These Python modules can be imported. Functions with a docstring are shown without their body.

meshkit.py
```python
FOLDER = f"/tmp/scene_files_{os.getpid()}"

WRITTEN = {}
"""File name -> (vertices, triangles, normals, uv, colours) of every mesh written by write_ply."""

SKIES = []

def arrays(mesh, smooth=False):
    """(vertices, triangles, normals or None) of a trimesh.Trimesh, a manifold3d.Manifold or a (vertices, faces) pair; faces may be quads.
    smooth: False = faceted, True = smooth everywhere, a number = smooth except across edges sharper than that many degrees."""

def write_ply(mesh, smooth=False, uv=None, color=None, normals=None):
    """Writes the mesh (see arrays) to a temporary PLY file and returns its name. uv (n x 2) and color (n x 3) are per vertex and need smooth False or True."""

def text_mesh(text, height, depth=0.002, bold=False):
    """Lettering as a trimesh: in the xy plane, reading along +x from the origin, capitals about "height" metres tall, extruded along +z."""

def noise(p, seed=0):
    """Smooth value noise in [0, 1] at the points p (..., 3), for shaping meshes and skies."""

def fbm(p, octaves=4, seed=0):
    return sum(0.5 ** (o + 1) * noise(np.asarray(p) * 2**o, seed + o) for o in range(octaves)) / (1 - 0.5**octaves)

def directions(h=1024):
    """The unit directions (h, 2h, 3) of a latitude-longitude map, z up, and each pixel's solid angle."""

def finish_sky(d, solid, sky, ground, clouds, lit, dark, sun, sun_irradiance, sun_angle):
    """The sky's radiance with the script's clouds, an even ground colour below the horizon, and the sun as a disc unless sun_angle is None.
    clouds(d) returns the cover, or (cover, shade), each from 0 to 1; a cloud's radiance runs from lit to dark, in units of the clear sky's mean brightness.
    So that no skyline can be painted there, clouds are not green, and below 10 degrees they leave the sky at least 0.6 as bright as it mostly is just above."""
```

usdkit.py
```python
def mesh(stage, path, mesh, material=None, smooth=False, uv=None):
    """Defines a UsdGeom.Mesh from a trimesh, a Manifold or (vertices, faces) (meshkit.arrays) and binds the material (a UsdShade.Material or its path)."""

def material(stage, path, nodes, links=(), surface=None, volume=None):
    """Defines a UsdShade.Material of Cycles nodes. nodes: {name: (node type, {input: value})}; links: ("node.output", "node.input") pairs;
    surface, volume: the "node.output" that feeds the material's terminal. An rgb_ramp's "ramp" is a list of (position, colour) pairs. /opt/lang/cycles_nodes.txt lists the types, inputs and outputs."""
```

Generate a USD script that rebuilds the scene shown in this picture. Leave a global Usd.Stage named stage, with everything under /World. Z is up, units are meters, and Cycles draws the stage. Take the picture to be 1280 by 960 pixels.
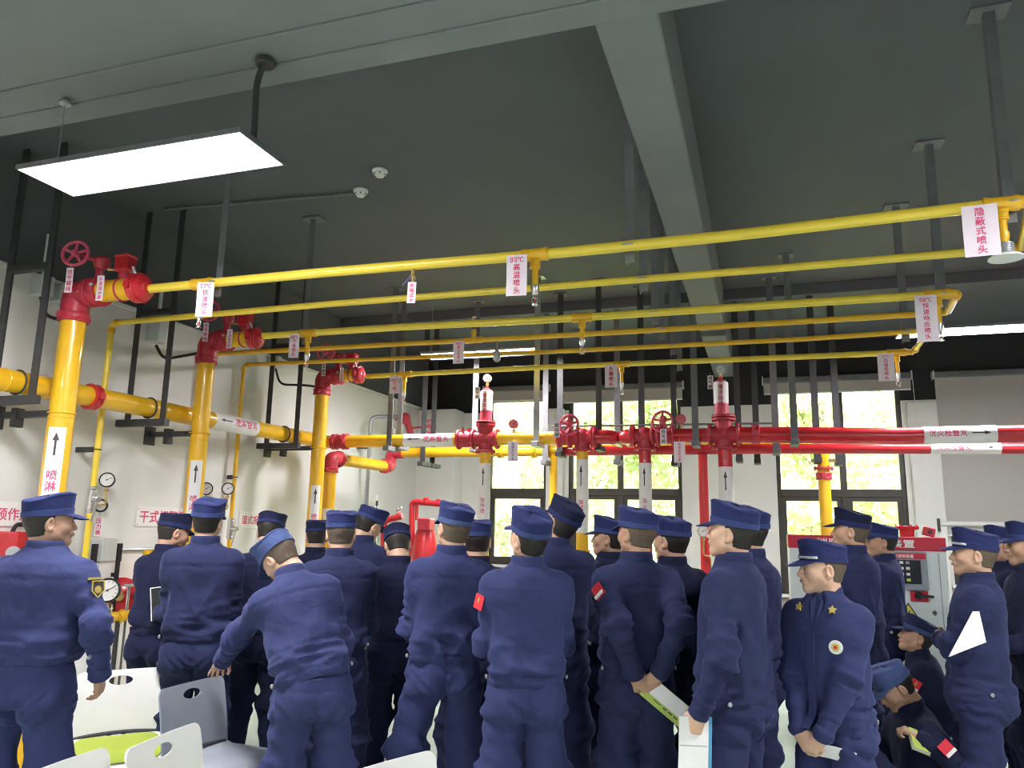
import math, glob, random
import numpy as np, trimesh, manifold3d, usdkit, meshkit
import shapely, shapely.affinity
from shapely.geometry import Polygon, box as sbox, Point, LineString
from pxr import Usd, UsdGeom, UsdLux, UsdShade, Gf, Sdf

stage = Usd.Stage.CreateInMemory()
UsdGeom.SetStageUpAxis(stage, 'Z'); UsdGeom.SetStageMetersPerUnit(stage, 1.0)
UsdGeom.Xform.Define(stage, '/World')
PI = math.pi
rng = np.random.default_rng(7)

# ------------------------------------------------------------------ camera (26 mm-equivalent phone lens, eye height 1.6 m)
F, PIT, YAW, ROL, CAMZ = 954.434, .180543, -.319659, .0180844, 1.6
fw = np.array([math.sin(YAW)*math.cos(PIT), math.cos(YAW)*math.cos(PIT), math.sin(PIT)])
_r = np.cross(fw, [0, 0, 1]); _r /= np.linalg.norm(_r); _u = np.cross(_r, fw)
RR = math.cos(ROL)*_r + math.sin(ROL)*_u; UU = -math.sin(ROL)*_r + math.cos(ROL)*_u
C0 = np.array([0, 0, CAMZ])
cam = UsdGeom.Camera.Define(stage, '/World/camera')
cam.CreateHorizontalApertureAttr(36.0); cam.CreateVerticalApertureAttr(27.0)
cam.CreateFocalLengthAttr(36.0*F/1280); cam.CreateClippingRangeAttr(Gf.Vec2f(.05, 500))
cam.AddTransformOp().Set(Gf.Matrix4d(*RR, 0, *UU, 0, *(-fw), 0, *C0, 1))
EXPOSURE = 2.6
cam.CreateExposureAttr(EXPOSURE)
LAMP = 16.0          # radiance of the ceiling panels
SKY = 1.75            # overcast daylight
dome = UsdLux.DomeLight.Define(stage, '/World/sky')
dome.CreateIntensityAttr(SKY); dome.CreateColorAttr(Gf.Vec3f(1.0, 1.0, 1.0))

def ray(px, py): return fw*F + RR*(px-640) - UU*(py-480)
def atz(px, py, z): d = ray(px, py); return C0 + d*(z-CAMZ)/d[2]
def aty(px, py, y): d = ray(px, py); return C0 + d*y/d[1]
def atx(px, py, x): d = ray(px, py); return C0 + d*x/d[0]
def atw(px, py, w): return C0 + ray(px, py)*w/F
def proj(p):
    q = np.asarray(p, float)-C0; w = q@fw
    return np.array([640+F*(q@RR)/w, 480-F*(q@UU)/w, w])

# ------------------------------------------------------------------ prim helpers
used = {}
def numbered(parent, name):
    k = (parent, name); n = used.get(k, 0); used[k] = n+1
    return f'{parent}/{name}' + (f'_{n:03d}' if n else '')
def tag(p, label=None, cat=None, group=None, kind=None):
    p = p.GetPrim() if hasattr(p, 'GetPrim') else p
    for k, v in (('label', label), ('category', cat), ('group', group), ('kind', kind)):
        if v: p.SetCustomDataByKey(k, v)
    return p
def thing(name, label, cat, loc=(0, 0, 0), rotz=0, group=None):
    x = UsdGeom.Xform.Define(stage, numbered('/World', name))
    x.AddTranslateOp().Set(Gf.Vec3d(*map(float, loc)))
    if rotz: x.AddRotateZOp().Set(float(math.degrees(rotz)))
    x.GetPrim().SetCustomDataByKey('label', label); x.GetPrim().SetCustomDataByKey('category', cat)
    if group: x.GetPrim().SetCustomDataByKey('group', group)
    x.loc, x.rz = np.array(loc, float), rotz
    return x
def obj(name, m, mat, parent=None, smooth=30, label=None, kind=None):
    """one Mesh prim. Under a thing, vertices are given in the thing's own frame."""
    base = '/World' if parent is None else str(parent.GetPrim().GetPath())
    if isinstance(m, list): m = cat(m)
    o = usdkit.mesh(stage, numbered(base, name), m, M[mat] if isinstance(mat, str) else mat, smooth=smooth)
    tag(o, label=label, kind=kind)
    if parent is not None: o.loc, o.rz = getattr(parent, 'loc', np.zeros(3)), getattr(parent, 'rz', 0)
    return o
def struct(name, m, mat, parent=None, smooth=False):
    o = obj(name, m, mat, parent, smooth)
    if parent is None: tag(o, kind='structure')
    return o
def wobj(name, m, mat, parent, smooth=30, label=None, kind=None):
    """as obj, but the mesh is given in world coordinates and moved into the frame of its thing."""
    if isinstance(m, list): m = cat(m)
    m = m.copy(); v = np.array(m.vertices) - parent.loc
    c, s = math.cos(-parent.rz), math.sin(-parent.rz)
    m.vertices = np.stack([v[:, 0]*c - v[:, 1]*s, v[:, 0]*s + v[:, 1]*c, v[:, 2]], 1)
    return obj(name, m, mat, parent, smooth, label, kind)

# ------------------------------------------------------------------ mesh helpers
def T(v, f): return trimesh.Trimesh(np.asarray(v, float), np.asarray(f, int), process=False)
def cat(ms): return trimesh.util.concatenate([m for m in ms])
def man(m):
    if hasattr(m, 'to_mesh'): q = m.to_mesh(); return T(q.vert_properties[:, :3], q.tri_verts)
    return m
def bx(x0, x1, y0, y1, z0, z1, b=0.0):
    """box, optionally with chamfered edges"""
    if b <= 0:
        m = trimesh.creation.box([x1-x0, y1-y0, z1-z0]); m.apply_translation([(x0+x1)/2, (y0+y1)/2, (z0+z1)/2]); return m
    p = []
    for ax in range(3):
        lo, hi = np.array([x0, y0, z0], float)+b, np.array([x1, y1, z1], float)-b
        lo[ax] -= b; hi[ax] += b
        p += [[(lo, hi)[i][0], (lo, hi)[j][1], (lo, hi)[k][2]] for i in (0, 1) for j in (0, 1) for k in (0, 1)]
    return trimesh.convex.convex_hull(np.array(p))
def cbx(c, s, b=0.0):
    c, s = np.array(c, float), np.array(s, float)/2
    return bx(c[0]-s[0], c[0]+s[0], c[1]-s[1], c[1]+s[1], c[2]-s[2], c[2]+s[2], b)
def frame(d, up=(0, 0, 1)):
    d = np.array(d, float); d /= np.linalg.norm(d)
    a = np.cross(up, d)
    if np.linalg.norm(a) < 1e-4: a = np.cross((1, 0, 0), d)
    a /= np.linalg.norm(a); return a, np.cross(d, a), d
def bar(a, b, w, h, up=(0, 0, 1)):
    """rectangular bar between two points"""
    a, b = np.array(a, float), np.array(b, float); L = np.linalg.norm(b-a)
    m = trimesh.creation.box([w, h, L]); X, Y, Z = frame(b-a, up)
    m.apply_transform(np.vstack([np.column_stack([X, Y, Z, (a+b)/2]), [0, 0, 0, 1]])); return m
def angle_bar(a, b, w=.05, t=.006, up=(0, 0, 1), flip=1):
    """steel angle (L profile)"""
    a, b = np.array(a, float), np.array(b, float); L = np.linalg.norm(b-a); X, Y, Z = frame(b-a, up)
    s = Polygon([(0, 0), (w*flip, 0), (w*flip, t), (t*flip, t), (t*flip, w), (0, w)])
    m = trimesh.creation.extrude_polygon(s, L, engine='earcut'); m.apply_translation([-w*flip/2, -w/2, 0])
    m.apply_transform(np.vstack([np.column_stack([X, Y, Z, a]), [0, 0, 0, 1]])); return m
def fillet(pts, r, n=5):
    """rounds the corners of a polyline with radius r"""
    pts = [np.array(p, float) for p in pts]; out = [pts[0]]
    for i in range(1, len(pts)-1):
        p, a, b = pts[i], pts[i-1]-pts[i], pts[i+1]-pts[i]
        la, lb = np.linalg.norm(a), np.linalg.norm(b); q = min(r, la*.49, lb*.49)
        s, e = p+a/la*q, p+b/lb*q
        for k in range(n+1):
            t = k/n; out.append((1-t)**2*s + 2*t*(1-t)*p + t*t*e)
    return np.array(out+[pts[-1]])
def tube(pts, r, n=16, caps=True):
    pts = np.array(pts, float); r = np.broadcast_to(np.array(r, float), len(pts))
    d = np.gradient(pts, axis=0) if len(pts) > 2 else np.array([pts[1]-pts[0]]*2)
    d[0], d[-1] = pts[1]-pts[0], pts[-1]-pts[-2]
    d /= np.linalg.norm(d, axis=1, keepdims=True)
    X, Y, _ = frame(d[0]); v = []; th = np.arange(n)/n*2*PI
    for i in range(len(pts)):
        X = X - d[i]*(X@d[i]); X /= np.linalg.norm(X); Y = np.cross(d[i], X)
        v.append(pts[i] + r[i]*(np.cos(th)[:, None]*X + np.sin(th)[:, None]*Y))
    v = np.vstack(v); f = []
    k = np.arange(n); k1 = (k+1) % n
    for i in range(len(pts)-1):
        a, b = i*n, (i+1)*n
        f += [np.stack([a+k, a+k1, b+k1], 1), np.stack([a+k, b+k1, b+k], 1)]
    f = np.vstack(f)
    if caps:
        m = len(v); v = np.vstack([v, pts[0], pts[-1]]); e = (len(pts)-1)*n
        f = np.vstack([f, np.stack([np.full(n, m), k1, k], 1), np.stack([np.full(n, m+1), e+k, e+k1], 1)])
    return T(v, f)
def lathe(prof, a, d, n=20):
    """profile [(t along axis, radius)] turned about the axis from point a in direction d"""
    a = np.array(a, float); X, Y, Z = frame(d); th = np.arange(n)/n*2*PI
    v = np.vstack([a + Z*t + max(r, 1e-5)*(np.cos(th)[:, None]*X + np.sin(th)[:, None]*Y) for t, r in prof])
    k = np.arange(n); k1 = (k+1) % n; f = []
    for i in range(len(prof)-1):
        f += [np.stack([i*n+k, i*n+k1, (i+1)*n+k1], 1), np.stack([i*n+k, (i+1)*n+k1, (i+1)*n+k], 1)]
    e = (len(prof)-1)*n
    f += [np.stack([np.zeros(n-2, int), k[2:], k[1:-1]], 1), np.stack([np.full(n-2, e), e+k[1:-1], e+k[2:]], 1)]
    return T(v, np.vstack(f))
def cyl(a, b, r, n=20, c=.0):
    L = np.linalg.norm(np.array(b, float)-a); 
    pr = [(0, r), (L, r)] if c <= 0 else [(0, r-c), (c, r), (L-c, r), (L, r-c)]
    return lathe(pr, a, np.array(b, float)-a, n)
def torus(c, axis, R, r, n=24, m=10):
    X, Y, Z = frame(axis); th = np.arange(n)/n*2*PI
    ring = np.array(c) + R*(np.cos(th)[:, None]*X + np.sin(th)[:, None]*Y)
    rad = (np.cos(th)[:, None]*X + np.sin(th)[:, None]*Y); ph = np.arange(m)/m*2*PI
    v = (ring[:, None] + r*(np.cos(ph)[None, :, None]*rad[:, None] + np.sin(ph)[None, :, None]*Z)).reshape(-1, 3)
    i, j = np.meshgrid(np.arange(n), np.arange(m), indexing='ij'); i1, j1 = (i+1) % n, (j+1) % m
    a, b, c_, d = i*m+j, i1*m+j, i1*m+j1, i*m+j1
    return T(v, np.vstack([np.stack([a, b, c_], -1).reshape(-1, 3), np.stack([a, c_, d], -1).reshape(-1, 3)]))
def ball(c, r, s=2):
    m = trimesh.creation.icosphere(s); m.apply_scale(r); m.apply_translation(c); return m
def extr(poly, depth, X, Y, o):
    """extrudes a 2-D shape laid out on axes X, Y at point o towards X x Y"""
    X, Y = np.array(X, float), np.array(Y, float); Z = np.cross(X, Y)
    ms = []
    for g in getattr(poly, 'geoms', [poly]):
        if g.is_empty or g.area < 1e-9: continue
        m = trimesh.creation.extrude_polygon(g, depth, engine='earcut')
        m.apply_transform(np.vstack([np.column_stack([X, Y, Z, np.array(o, float)]), [0, 0, 0, 1]])); ms.append(m)
    return cat(ms)

# ------------------------------------------------------------------ lettering (Chinese, from the font that comes with the renderer)
_gl, _font = {}, []
def glyph(ch):
    if ch in _gl: return _gl[ch]
    from PIL import Image, ImageDraw, ImageFont
    if not _font:
        cand = glob.glob('/opt/blender-*/*/datafiles/fonts/Noto Sans CJK Regular.woff2') or glob.glob('/opt/blender-*/*/datafiles/fonts/Inter.woff2')
        _font.append(ImageFont.truetype(cand[0], 64))
    x1 = max(8, int(round(_font[0].getlength(ch))))
    im = Image.new('L', (x1+8, 88)); ImageDraw.Draw(im).text((4, 66), ch, 255, _font[0], anchor='ls', stroke_width=1)
    on = np.pad(np.asarray(im) > 127, ((0, 0), (1, 1))).astype(np.int8)
    rows, st = np.nonzero(np.diff(on, axis=1) == 1); en = np.nonzero(np.diff(on, axis=1) == -1)[1]
    if not len(rows): g = Polygon()
    else: g = shapely.union_all(shapely.box(st-4, 66-rows-1, en-4, 66-rows)).buffer(.6).buffer(-.6).simplify(.8)
    g = shapely.affinity.scale(g, 1/64, 1/64, origin=(0, 0))
    _gl[ch] = (g, x1/64); return _gl[ch]
def text2d(s, size, vertical=False, gap=.08):
    """2-D lettering centred on the origin, character size in metres"""
    out, p = [], 0.0
    rows = s if vertical and isinstance(s, list) else list(s)
    for w in rows:
        gs, q = [], 0.0
        for ch in w:
            g, adv = glyph(ch)
            gs.append(shapely.affinity.translate(g, q, 0)); q += adv
        g = shapely.union_all(gs)
        if vertical:
            k = min(1.0, 1.9/max(q, .1)) if q > 1.2 else 1.0
            out.append(shapely.affinity.translate(shapely.affinity.scale(g, k, k, origin=(0, 0)), -q*k/2, -p-.85)); p += 1+gap
        else:
            out.append(shapely.affinity.translate(g, p, 0)); p += q+gap*.3
    g = shapely.union_all(out)
    b = g.bounds; g = shapely.affinity.translate(g, -(b[0]+b[2])/2, -(b[1]+b[3])/2)
    return shapely.affinity.scale(g, size, size, origin=(0, 0))
def arrow2d(L, w):
    return shapely.union_all([sbox(-L/2, -w*.16, L*.2, w*.16), Polygon([(L*.15, -w/2), (L/2, 0), (L*.15, w/2)])])

# ------------------------------------------------------------------ materials
M = {}
def mat(name, nodes, links=(), surface='p.BSDF'):
    M[name] = usdkit.material(stage, '/World/Looks/'+name, nodes, links, surface=surface); return M[name]
def lin(r, g, b): return tuple(((c/255+.055)/1.055)**2.4 if c > 10 else c/255/12.92 for c in (r, g, b))
def plain(name, col, rough=.5, metal=0., var=.12, scale=6., bump=0., bscale=60., spec=.5, coat=0.):
    c0 = tuple(x*(1-var) for x in col); c1 = tuple(min(1, x*(1+var)) for x in col)
    nodes = {'g': ('texture_coordinate', {}), 'n': ('noise_texture', {'scale': scale, 'detail': 4.0, 'roughness': .6}), 'r': ('rgb_ramp', {'ramp': [(.3, c0), (.7, c1)]}),
             'p': ('principled_bsdf', {'roughness': rough, 'metallic': metal, 'specular_ior_level': spec, 'coat_weight': coat})}
    links = [('g.object', 'n.vector'), ('n.fac', 'r.fac'), ('r.color', 'p.base_color')]
    if bump:
        nodes['b'] = ('noise_texture', {'scale': bscale, 'detail': 3.0}); nodes['u'] = ('bump', {'strength': .5, 'distance': bump})
        links += [('g.object', 'b.vector'), ('b.fac', 'u.height'), ('u.normal', 'p.normal')]
    return mat(name, nodes, links)
plain('ceiling_paint', (.112, .124, .138), .75, var=.06, scale=1.2, bump=.002, bscale=25, spec=.3)
plain('beam_paint', (.225, .24, .25), .75, var=.06, scale=2., bump=.002, bscale=25, spec=.3)
plain('dark_wall_paint', (.028, .030, .036), .7, var=.1, scale=2., bump=.001, bscale=30, spec=.3)
plain('white_wall', (.80, .80, .78), .6, var=.02, scale=2.5, bump=.0006, bscale=80)
plain('grey_dado', (.42, .36, .34), .6, var=.04)
plain('green_floor', (.40, .49, .42), .35, var=.06, scale=1.5, bump=.0006, bscale=20)
plain('white_trim', (.82, .82, .82), .45, var=.02)
plain('yellow_paint', (.88, .50, .02), .28, var=.05, scale=5, bump=.0004, bscale=40, coat=.3)
plain('bright_yellow_paint', (.95, .72, .07), .3, var=.05, scale=5, bump=.0004, bscale=40, coat=.3)
plain('red_paint', (.58, .022, .035), .3, var=.10, scale=8, bump=.0008, bscale=40, coat=.3)
plain('red_cast', (.52, .038, .065), .42, var=.15, scale=20, bump=.0015, bscale=50)
plain('wheel_red', (.70, .09, .17), .4, var=.08, scale=20)
plain('black_steel', (.045, .047, .052), .5, var=.2, scale=12, bump=.0006, bscale=60)
plain('grey_steel', (.16, .165, .18), .55, var=.15, scale=8, bump=.0005, bscale=60)
plain('galvanised', (.42, .44, .46), .4, .6, var=.12, scale=25)
plain('brass', (.70, .52, .24), .3, .9, var=.15, scale=30)
plain('chrome', (.75, .75, .76), .18, .95, var=.05)
plain('paper', (.88, .77, .86), .8, var=.02, scale=10, bump=.0008, bscale=18)
plain('white_label', (.88, .86, .86), .5, var=.03, scale=10)
plain('pink_ink', (.72, .07, .20), .6, var=.1, scale=40)
plain('red_ink', (.55, .03, .05), .6, var=.1, scale=40)
plain('dark_ink', (.07, .05, .06), .6, var=.1, scale=40)
plain('blue_ink', (.12, .12, .42), .6, var=.1, scale=40)
plain('black_rubber', (.012, .012, .013), .5, var=.2)
plain('white_plastic', (.82, .82, .82), .4, var=.02)
plain('grey_plastic', (.30, .33, .38), .42, var=.04)
plain('box_plastic', (.62, .66, .64), .45, var=.04)
plain('green_cushion', (.36, .45, .05), .8, var=.08, scale=120, bump=.001, bscale=300)
plain('blind_fabric', (.50, .48, .46), .85, var=.03, scale=30, bump=.0004, bscale=300)
plain('window_frame', (.055, .05, .045), .4, var=.1)
plain('cabinet_white', (.72, .78, .79), .4, var=.02)
plain('cabinet_red', (.55, .015, .045), .35, var=.05)
plain('screen_dark', (.03, .035, .045), .2, var=.2)
plain('panel_grey', (.30, .33, .38), .4, var=.1)
plain('warning_yellow', (.75, .70, .10), .5, var=.05)
plain('dial_white', (.85, .85, .84), .25, var=.02, coat=.6)
plain('dial_red', (.80, .22, .26), .25, var=.05, coat=.6)
def cloth(name, col, sheen=.25):
    c0 = tuple(x*.90 for x in col); c1 = tuple(x*1.10 for x in col)
    mat(name, {'g': ('texture_coordinate', {}), 'n': ('noise_texture', {'scale': 9.0, 'detail': 5.0, 'roughness': .65}), 'r': ('rgb_ramp', {'ramp': [(.3, c0), (.7, c1)]}),
               'w': ('noise_texture', {'scale': 700.0, 'detail': 1.0}), 'f': ('noise_texture', {'scale': 11.0, 'detail': 2.0, 'distortion': .7}),
               'm': ('math', {'math_type': 'multiply_add', 'value2': .03}), 'u': ('bump', {'strength': .7, 'distance': .012}),
               'p': ('principled_bsdf', {'roughness': .88, 'specular_ior_level': .25, 'sheen_weight': sheen, 'sheen_roughness': .4, 'sheen_tint': (.35, .42, .9)})},
        [('g.object', 'n.vector'), ('g.object', 'w.vector'), ('g.object', 'f.vector'), ('n.fac', 'r.fac'), ('r.color', 'p.base_color'), ('w.fac', 'm.value1'), ('f.fac', 'm.value3'), ('m.value', 'u.height'), ('u.normal', 'p.normal')])
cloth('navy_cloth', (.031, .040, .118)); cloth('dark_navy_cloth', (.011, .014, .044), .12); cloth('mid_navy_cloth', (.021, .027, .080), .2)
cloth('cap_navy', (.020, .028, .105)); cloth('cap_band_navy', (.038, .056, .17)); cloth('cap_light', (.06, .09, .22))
def skin(name, col):
    c0 = tuple(x*.92 for x in col); c1 = tuple(min(1, x*1.06) for x in col)
    mat(name, {'g': ('texture_coordinate', {}), 'n': ('noise_texture', {'scale': 30.0, 'detail': 4.0}), 'r': ('rgb_ramp', {'ramp': [(.3, c0), (.7, c1)]}),
               'p': ('principled_bsdf', {'roughness': .5, 'specular_ior_level': .4, 'subsurface_weight': .12, 'subsurface_scale': .01})}, [('g.object', 'n.vector'), ('n.fac', 'r.fac'), ('r.color', 'p.base_color')])
skin('skin_fair', (.70, .44, .31)); skin('skin_tan', (.52, .31, .21)); skin('skin_warm', (.62, .38, .26))
plain('lip', (.50, .23, .19), .5, var=.05)
plain('hair_black', (.018, .014, .012), .55, var=.3, scale=90, bump=.002, bscale=400)
plain('hair_short', (.11, .082, .055), .7, var=.25, scale=120, bump=.001, bscale=500)
plain('eye_white', (.50, .47, .43), .2, var=.02); plain('eye_dark', (.02, .012, .01), .15)
plain('patch_red', (.68, .03, .05), .7, var=.05); plain('patch_white', (.8, .8, .78), .7, var=.04); plain('patch_gold', (.62, .50, .12), .5, .3, var=.1)
plain('silver_braid', (.72, .74, .74), .35, .5, var=.12, scale=300)
plain('boot_black', (.015, .015, .016), .35, var=.2)
plain('brochure_green', (.42, .55, .10), .5, var=.1); plain('brochure_blue', (.10, .38, .62), .5, var=.1); plain('book_black', (.012, .014, .014), .4)
plain('concrete_out', (.45, .44, .42), .9, var=.1)
plain('bark', (.28, .22, .17), .9, var=.2, scale=14, bump=.01, bscale=18)
plain('grass_ground', (.20, .30, .08), .9, var=.35, scale=2.5)
def leaf(name, col):
    c0 = tuple(x*.6 for x in col); c1 = tuple(min(1, x*1.4) for x in col)
    mat(name, {'g': ('geometry', {}), 'r': ('rgb_ramp', {'ramp': [(.1, c0), (.9, c1)]}), 'd': ('principled_bsdf', {'roughness': .6}), 't': ('translucent_bsdf', {}), 'x': ('mix_closure', {'fac': .45})},
        [('g.random_per_island', 'r.fac'), ('r.color', 'd.base_color'), ('r.color', 't.color'), ('d.BSDF', 'x.closure1'), ('t.BSDF', 'x.closure2')], 'x.closure')
leaf('leaf_green', (.40, .48, .16)); leaf('leaf_pale', (.50, .54, .30)); leaf('leaf_deep', (.32, .42, .14))
mat('lamp_diffuser', {'e': ('emission', {'color': (1.0, .965, .99), 'strength': LAMP})}, [], 'e.emission')
mat('pane_glass', {'t': ('transparent_bsdf', {'color': (.93, .96, .94)}), 'g': ('glossy_bsdf', {'color': (1, 1, 1), 'roughness': .02}), 'f': ('fresnel', {'IOR': 1.45}), 'x': ('mix_closure', {})},
    [('f.fac', 'x.fac'), ('t.BSDF', 'x.closure1'), ('g.BSDF', 'x.closure2')], 'x.closure')
# ================================================================== the room
XL, YB, XR, YF, ZC = -5.05, 11.0, 6.6, -7.6, 4.15
struct('floor', bx(XL-.3, XR+.3, YF-.3, YB+.25, -.15, 0), 'green_floor')
struct('ceiling', bx(XL-.3, XR+.3, YF-.3, YB+.25, ZC, ZC+.2), 'ceiling_paint')
WHITE_Z = 3.32
struct('wall_left', bx(XL-.25, XL-.03, YF-.2, YB+.2, 0, ZC), 'ceiling_paint')
cl = struct('trim_1', bx(XL-.03, XL, YF, YB, 0, WHITE_Z, .004), 'white_wall')            # white lining of the left wall
struct('trim_2', bx(XL-.03, XL+.012, YF, YB, WHITE_Z, WHITE_Z+.035, .004), 'white_trim')   # its capping strip
struct('wall_right', bx(XR, XR+.25, YF-.2, YB+.2, 0, ZC), 'white_wall')
struct('wall_front', bx(XL-.2, XR+.2, YF-.25, YF, 0, ZC), 'white_wall')
WIN = [(-4.02, -3.08, 1.0, 3.5), (-2.74, -1.10, .75, 3.5), (.16, 1.74, .75, 3.5), (2.2, 3.1, .95, 3.5)]
def wall_with_holes(x0, x1, z0, z1, y0, y1, holes):
    g = sbox(x0, z0, x1, z1).difference(shapely.union_all([sbox(a, c, b, d) for a, b, c, d in holes]))
    return extr(g, y1-y0, (1, 0, 0), (0, 0, 1), (0, y1, 0))
struct('wall_back', wall_with_holes(XL-.2, XR+.2, 0, ZC, YB+.03, YB+.25, WIN), 'dark_wall_paint')
struct('trim_3', wall_with_holes(XL, XR, .92, 3.28, YB, YB+.03, WIN), 'white_wall')        # white lining of the back wall
struct('trim_4', wall_with_holes(XL, XR, 0, .92, YB+.004, YB+.03, WIN), 'grey_dado')
struct('baseboard_back', bx(XL, XR, YB-.012, YB, 0, .1), 'grey_dado')
struct('trim_5', bx(XL, -4.42, YB-.35, YB, 0, 3.30, .006), 'white_wall')                   # pilaster in the corner
struct('trim_6', bx(-3.06, -2.80, YB-.10, YB, .0, 3.30, .006), 'white_wall')
struct('trim_7', bx(1.80, 2.14, YB-.12, YB, .0, 3.24, .006), 'white_wall')
# concrete beams under the ceiling
BZ = 3.70
yA, yB_, yC = atz(300, 56, BZ)[1], atz(300, 91, BZ)[1], atz(500, 78, BZ)[1]
struct('trim_8', bx(XL, XR, yB_, yC, BZ, ZC, .006), 'beam_paint')                      # edge beam of a broad dropped soffit
struct('trim_9', bx(XL, XR, yA, yB_, BZ+.012, ZC, .004), 'beam_paint')
struct('trim_13', bx(XL, XR, .3, yA, BZ+.022, ZC, .004), 'beam_paint')
struct('trim_10', bx(XL, XR, 8.32, 8.56, 4.03, ZC, .006), 'ceiling_paint')
struct('trim_11', bx(-.612, -.343, yC, 8.32, BZ-.005, ZC, .008), 'beam_paint')
struct('trim_12', bx(-.612, -.343, 8.56, YB+.03, BZ-.005, ZC, .008), 'beam_paint')

# windows
for i, (a, b, c, d) in enumerate(WIN):
    w = UsdGeom.Xform.Define(stage, f'/World/window_{i+1}'); tag(w, kind='structure'); w.loc, w.rz = np.zeros(3), 0
    y0, y1, f = YB+.06, YB+.14, .055
    ring = sbox(a, c, b, d).difference(sbox(a+f, c+f, b-f, d-f))
    obj('window_frame', extr(ring, y1-y0, (1, 0, 0), (0, 0, 1), (0, y1, 0)), 'window_frame', w, False)
    zt = 2.07
    obj('transom', bx(a+f, b-f, y0-.01, y1-.005, zt-.05, zt+.05, .004), 'window_frame', w, False)
    ms = [(a+b)/2] if b-a > 1.2 else []
    if i == 2: ms = [1.00]
    if i == 1: ms = [-1.98]
    xs = [a+f] + [q for m in ms for q in (m-.04, m+.04)] + [b-f]
    for m in ms: obj('mullion', bx(m-.04, m+.04, y0-.006, y1-.005, c+f, d-f, .004), 'window_frame', w, False)
    for k in range(0, len(xs), 2):
        for z0, z1, sash in ((c+f, zt-.05, True), (zt+.05, d-f, False)):
            if sash:
                r2 = sbox(xs[k], z0, xs[k+1], z1).difference(sbox(xs[k]+.055, z0+.055, xs[k+1]-.055, z1-.055))
                obj('sash', extr(r2, .05, (1, 0, 0), (0, 0, 1), (0, y1-.015, 0)), 'window_frame', w, False)
            obj('pane', bx(xs[k]+.005, xs[k+1]-.005, y0+.04, y0+.046, z0+.005, z1-.005), 'pane_glass', w, False)
    obj('window_sill', bx(a-.04, b+.04, YB-.06, YB+.06, c-.04, c, .006), 'white_trim', w, False)

# roller blinds
def blind(x0, x1, z0, z1, y, label):
    t = thing('roller_blind', label, 'blind', ((x0+x1)/2, y, z1))
    x0, x1 = x0-t.loc[0], x1-t.loc[0]; h = z0-z1
    n = 14; zz = np.linspace(-.02, h, n); prof = [(.004*math.sin(q*9), q) for q in zz]
    g = Polygon([(p+.0012, q) for p, q in prof] + [(p-.0012, q) for p, q in prof[::-1]])
    obj('fabric', extr(g, x1-x0, (0, 1, 0), (0, 0, 1), (x0, 0, 0)), 'blind_fabric', t)
    obj('cassette', bx(x0-.015, x1+.015, -.045, .035, -.035, .045, .012), 'grey_steel', t)
    obj('bottom_bar', cyl((x0, 0, h), (x1, 0, h), .011, 10), 'white_trim', t)
    for s in (x0-.02, x1+.006): obj('bracket', bx(s, s+.014, -.055, .09, -.05, .06, .003), 'white_trim', t)
    return t
blind(-4.05, -3.04, 3.44, 3.62, YB-.09, 'short roller blind pulled up over the narrow window nearest the corner')
blind(-2.80, -1.06, 3.38, 3.58, YB-.09, 'roller blind pulled up over the wide middle window')
t = blind(.04, 1.86, 3.41, 3.59, YB-.09, 'pale roller blind pulled up over the window behind the control cabinet')
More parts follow.
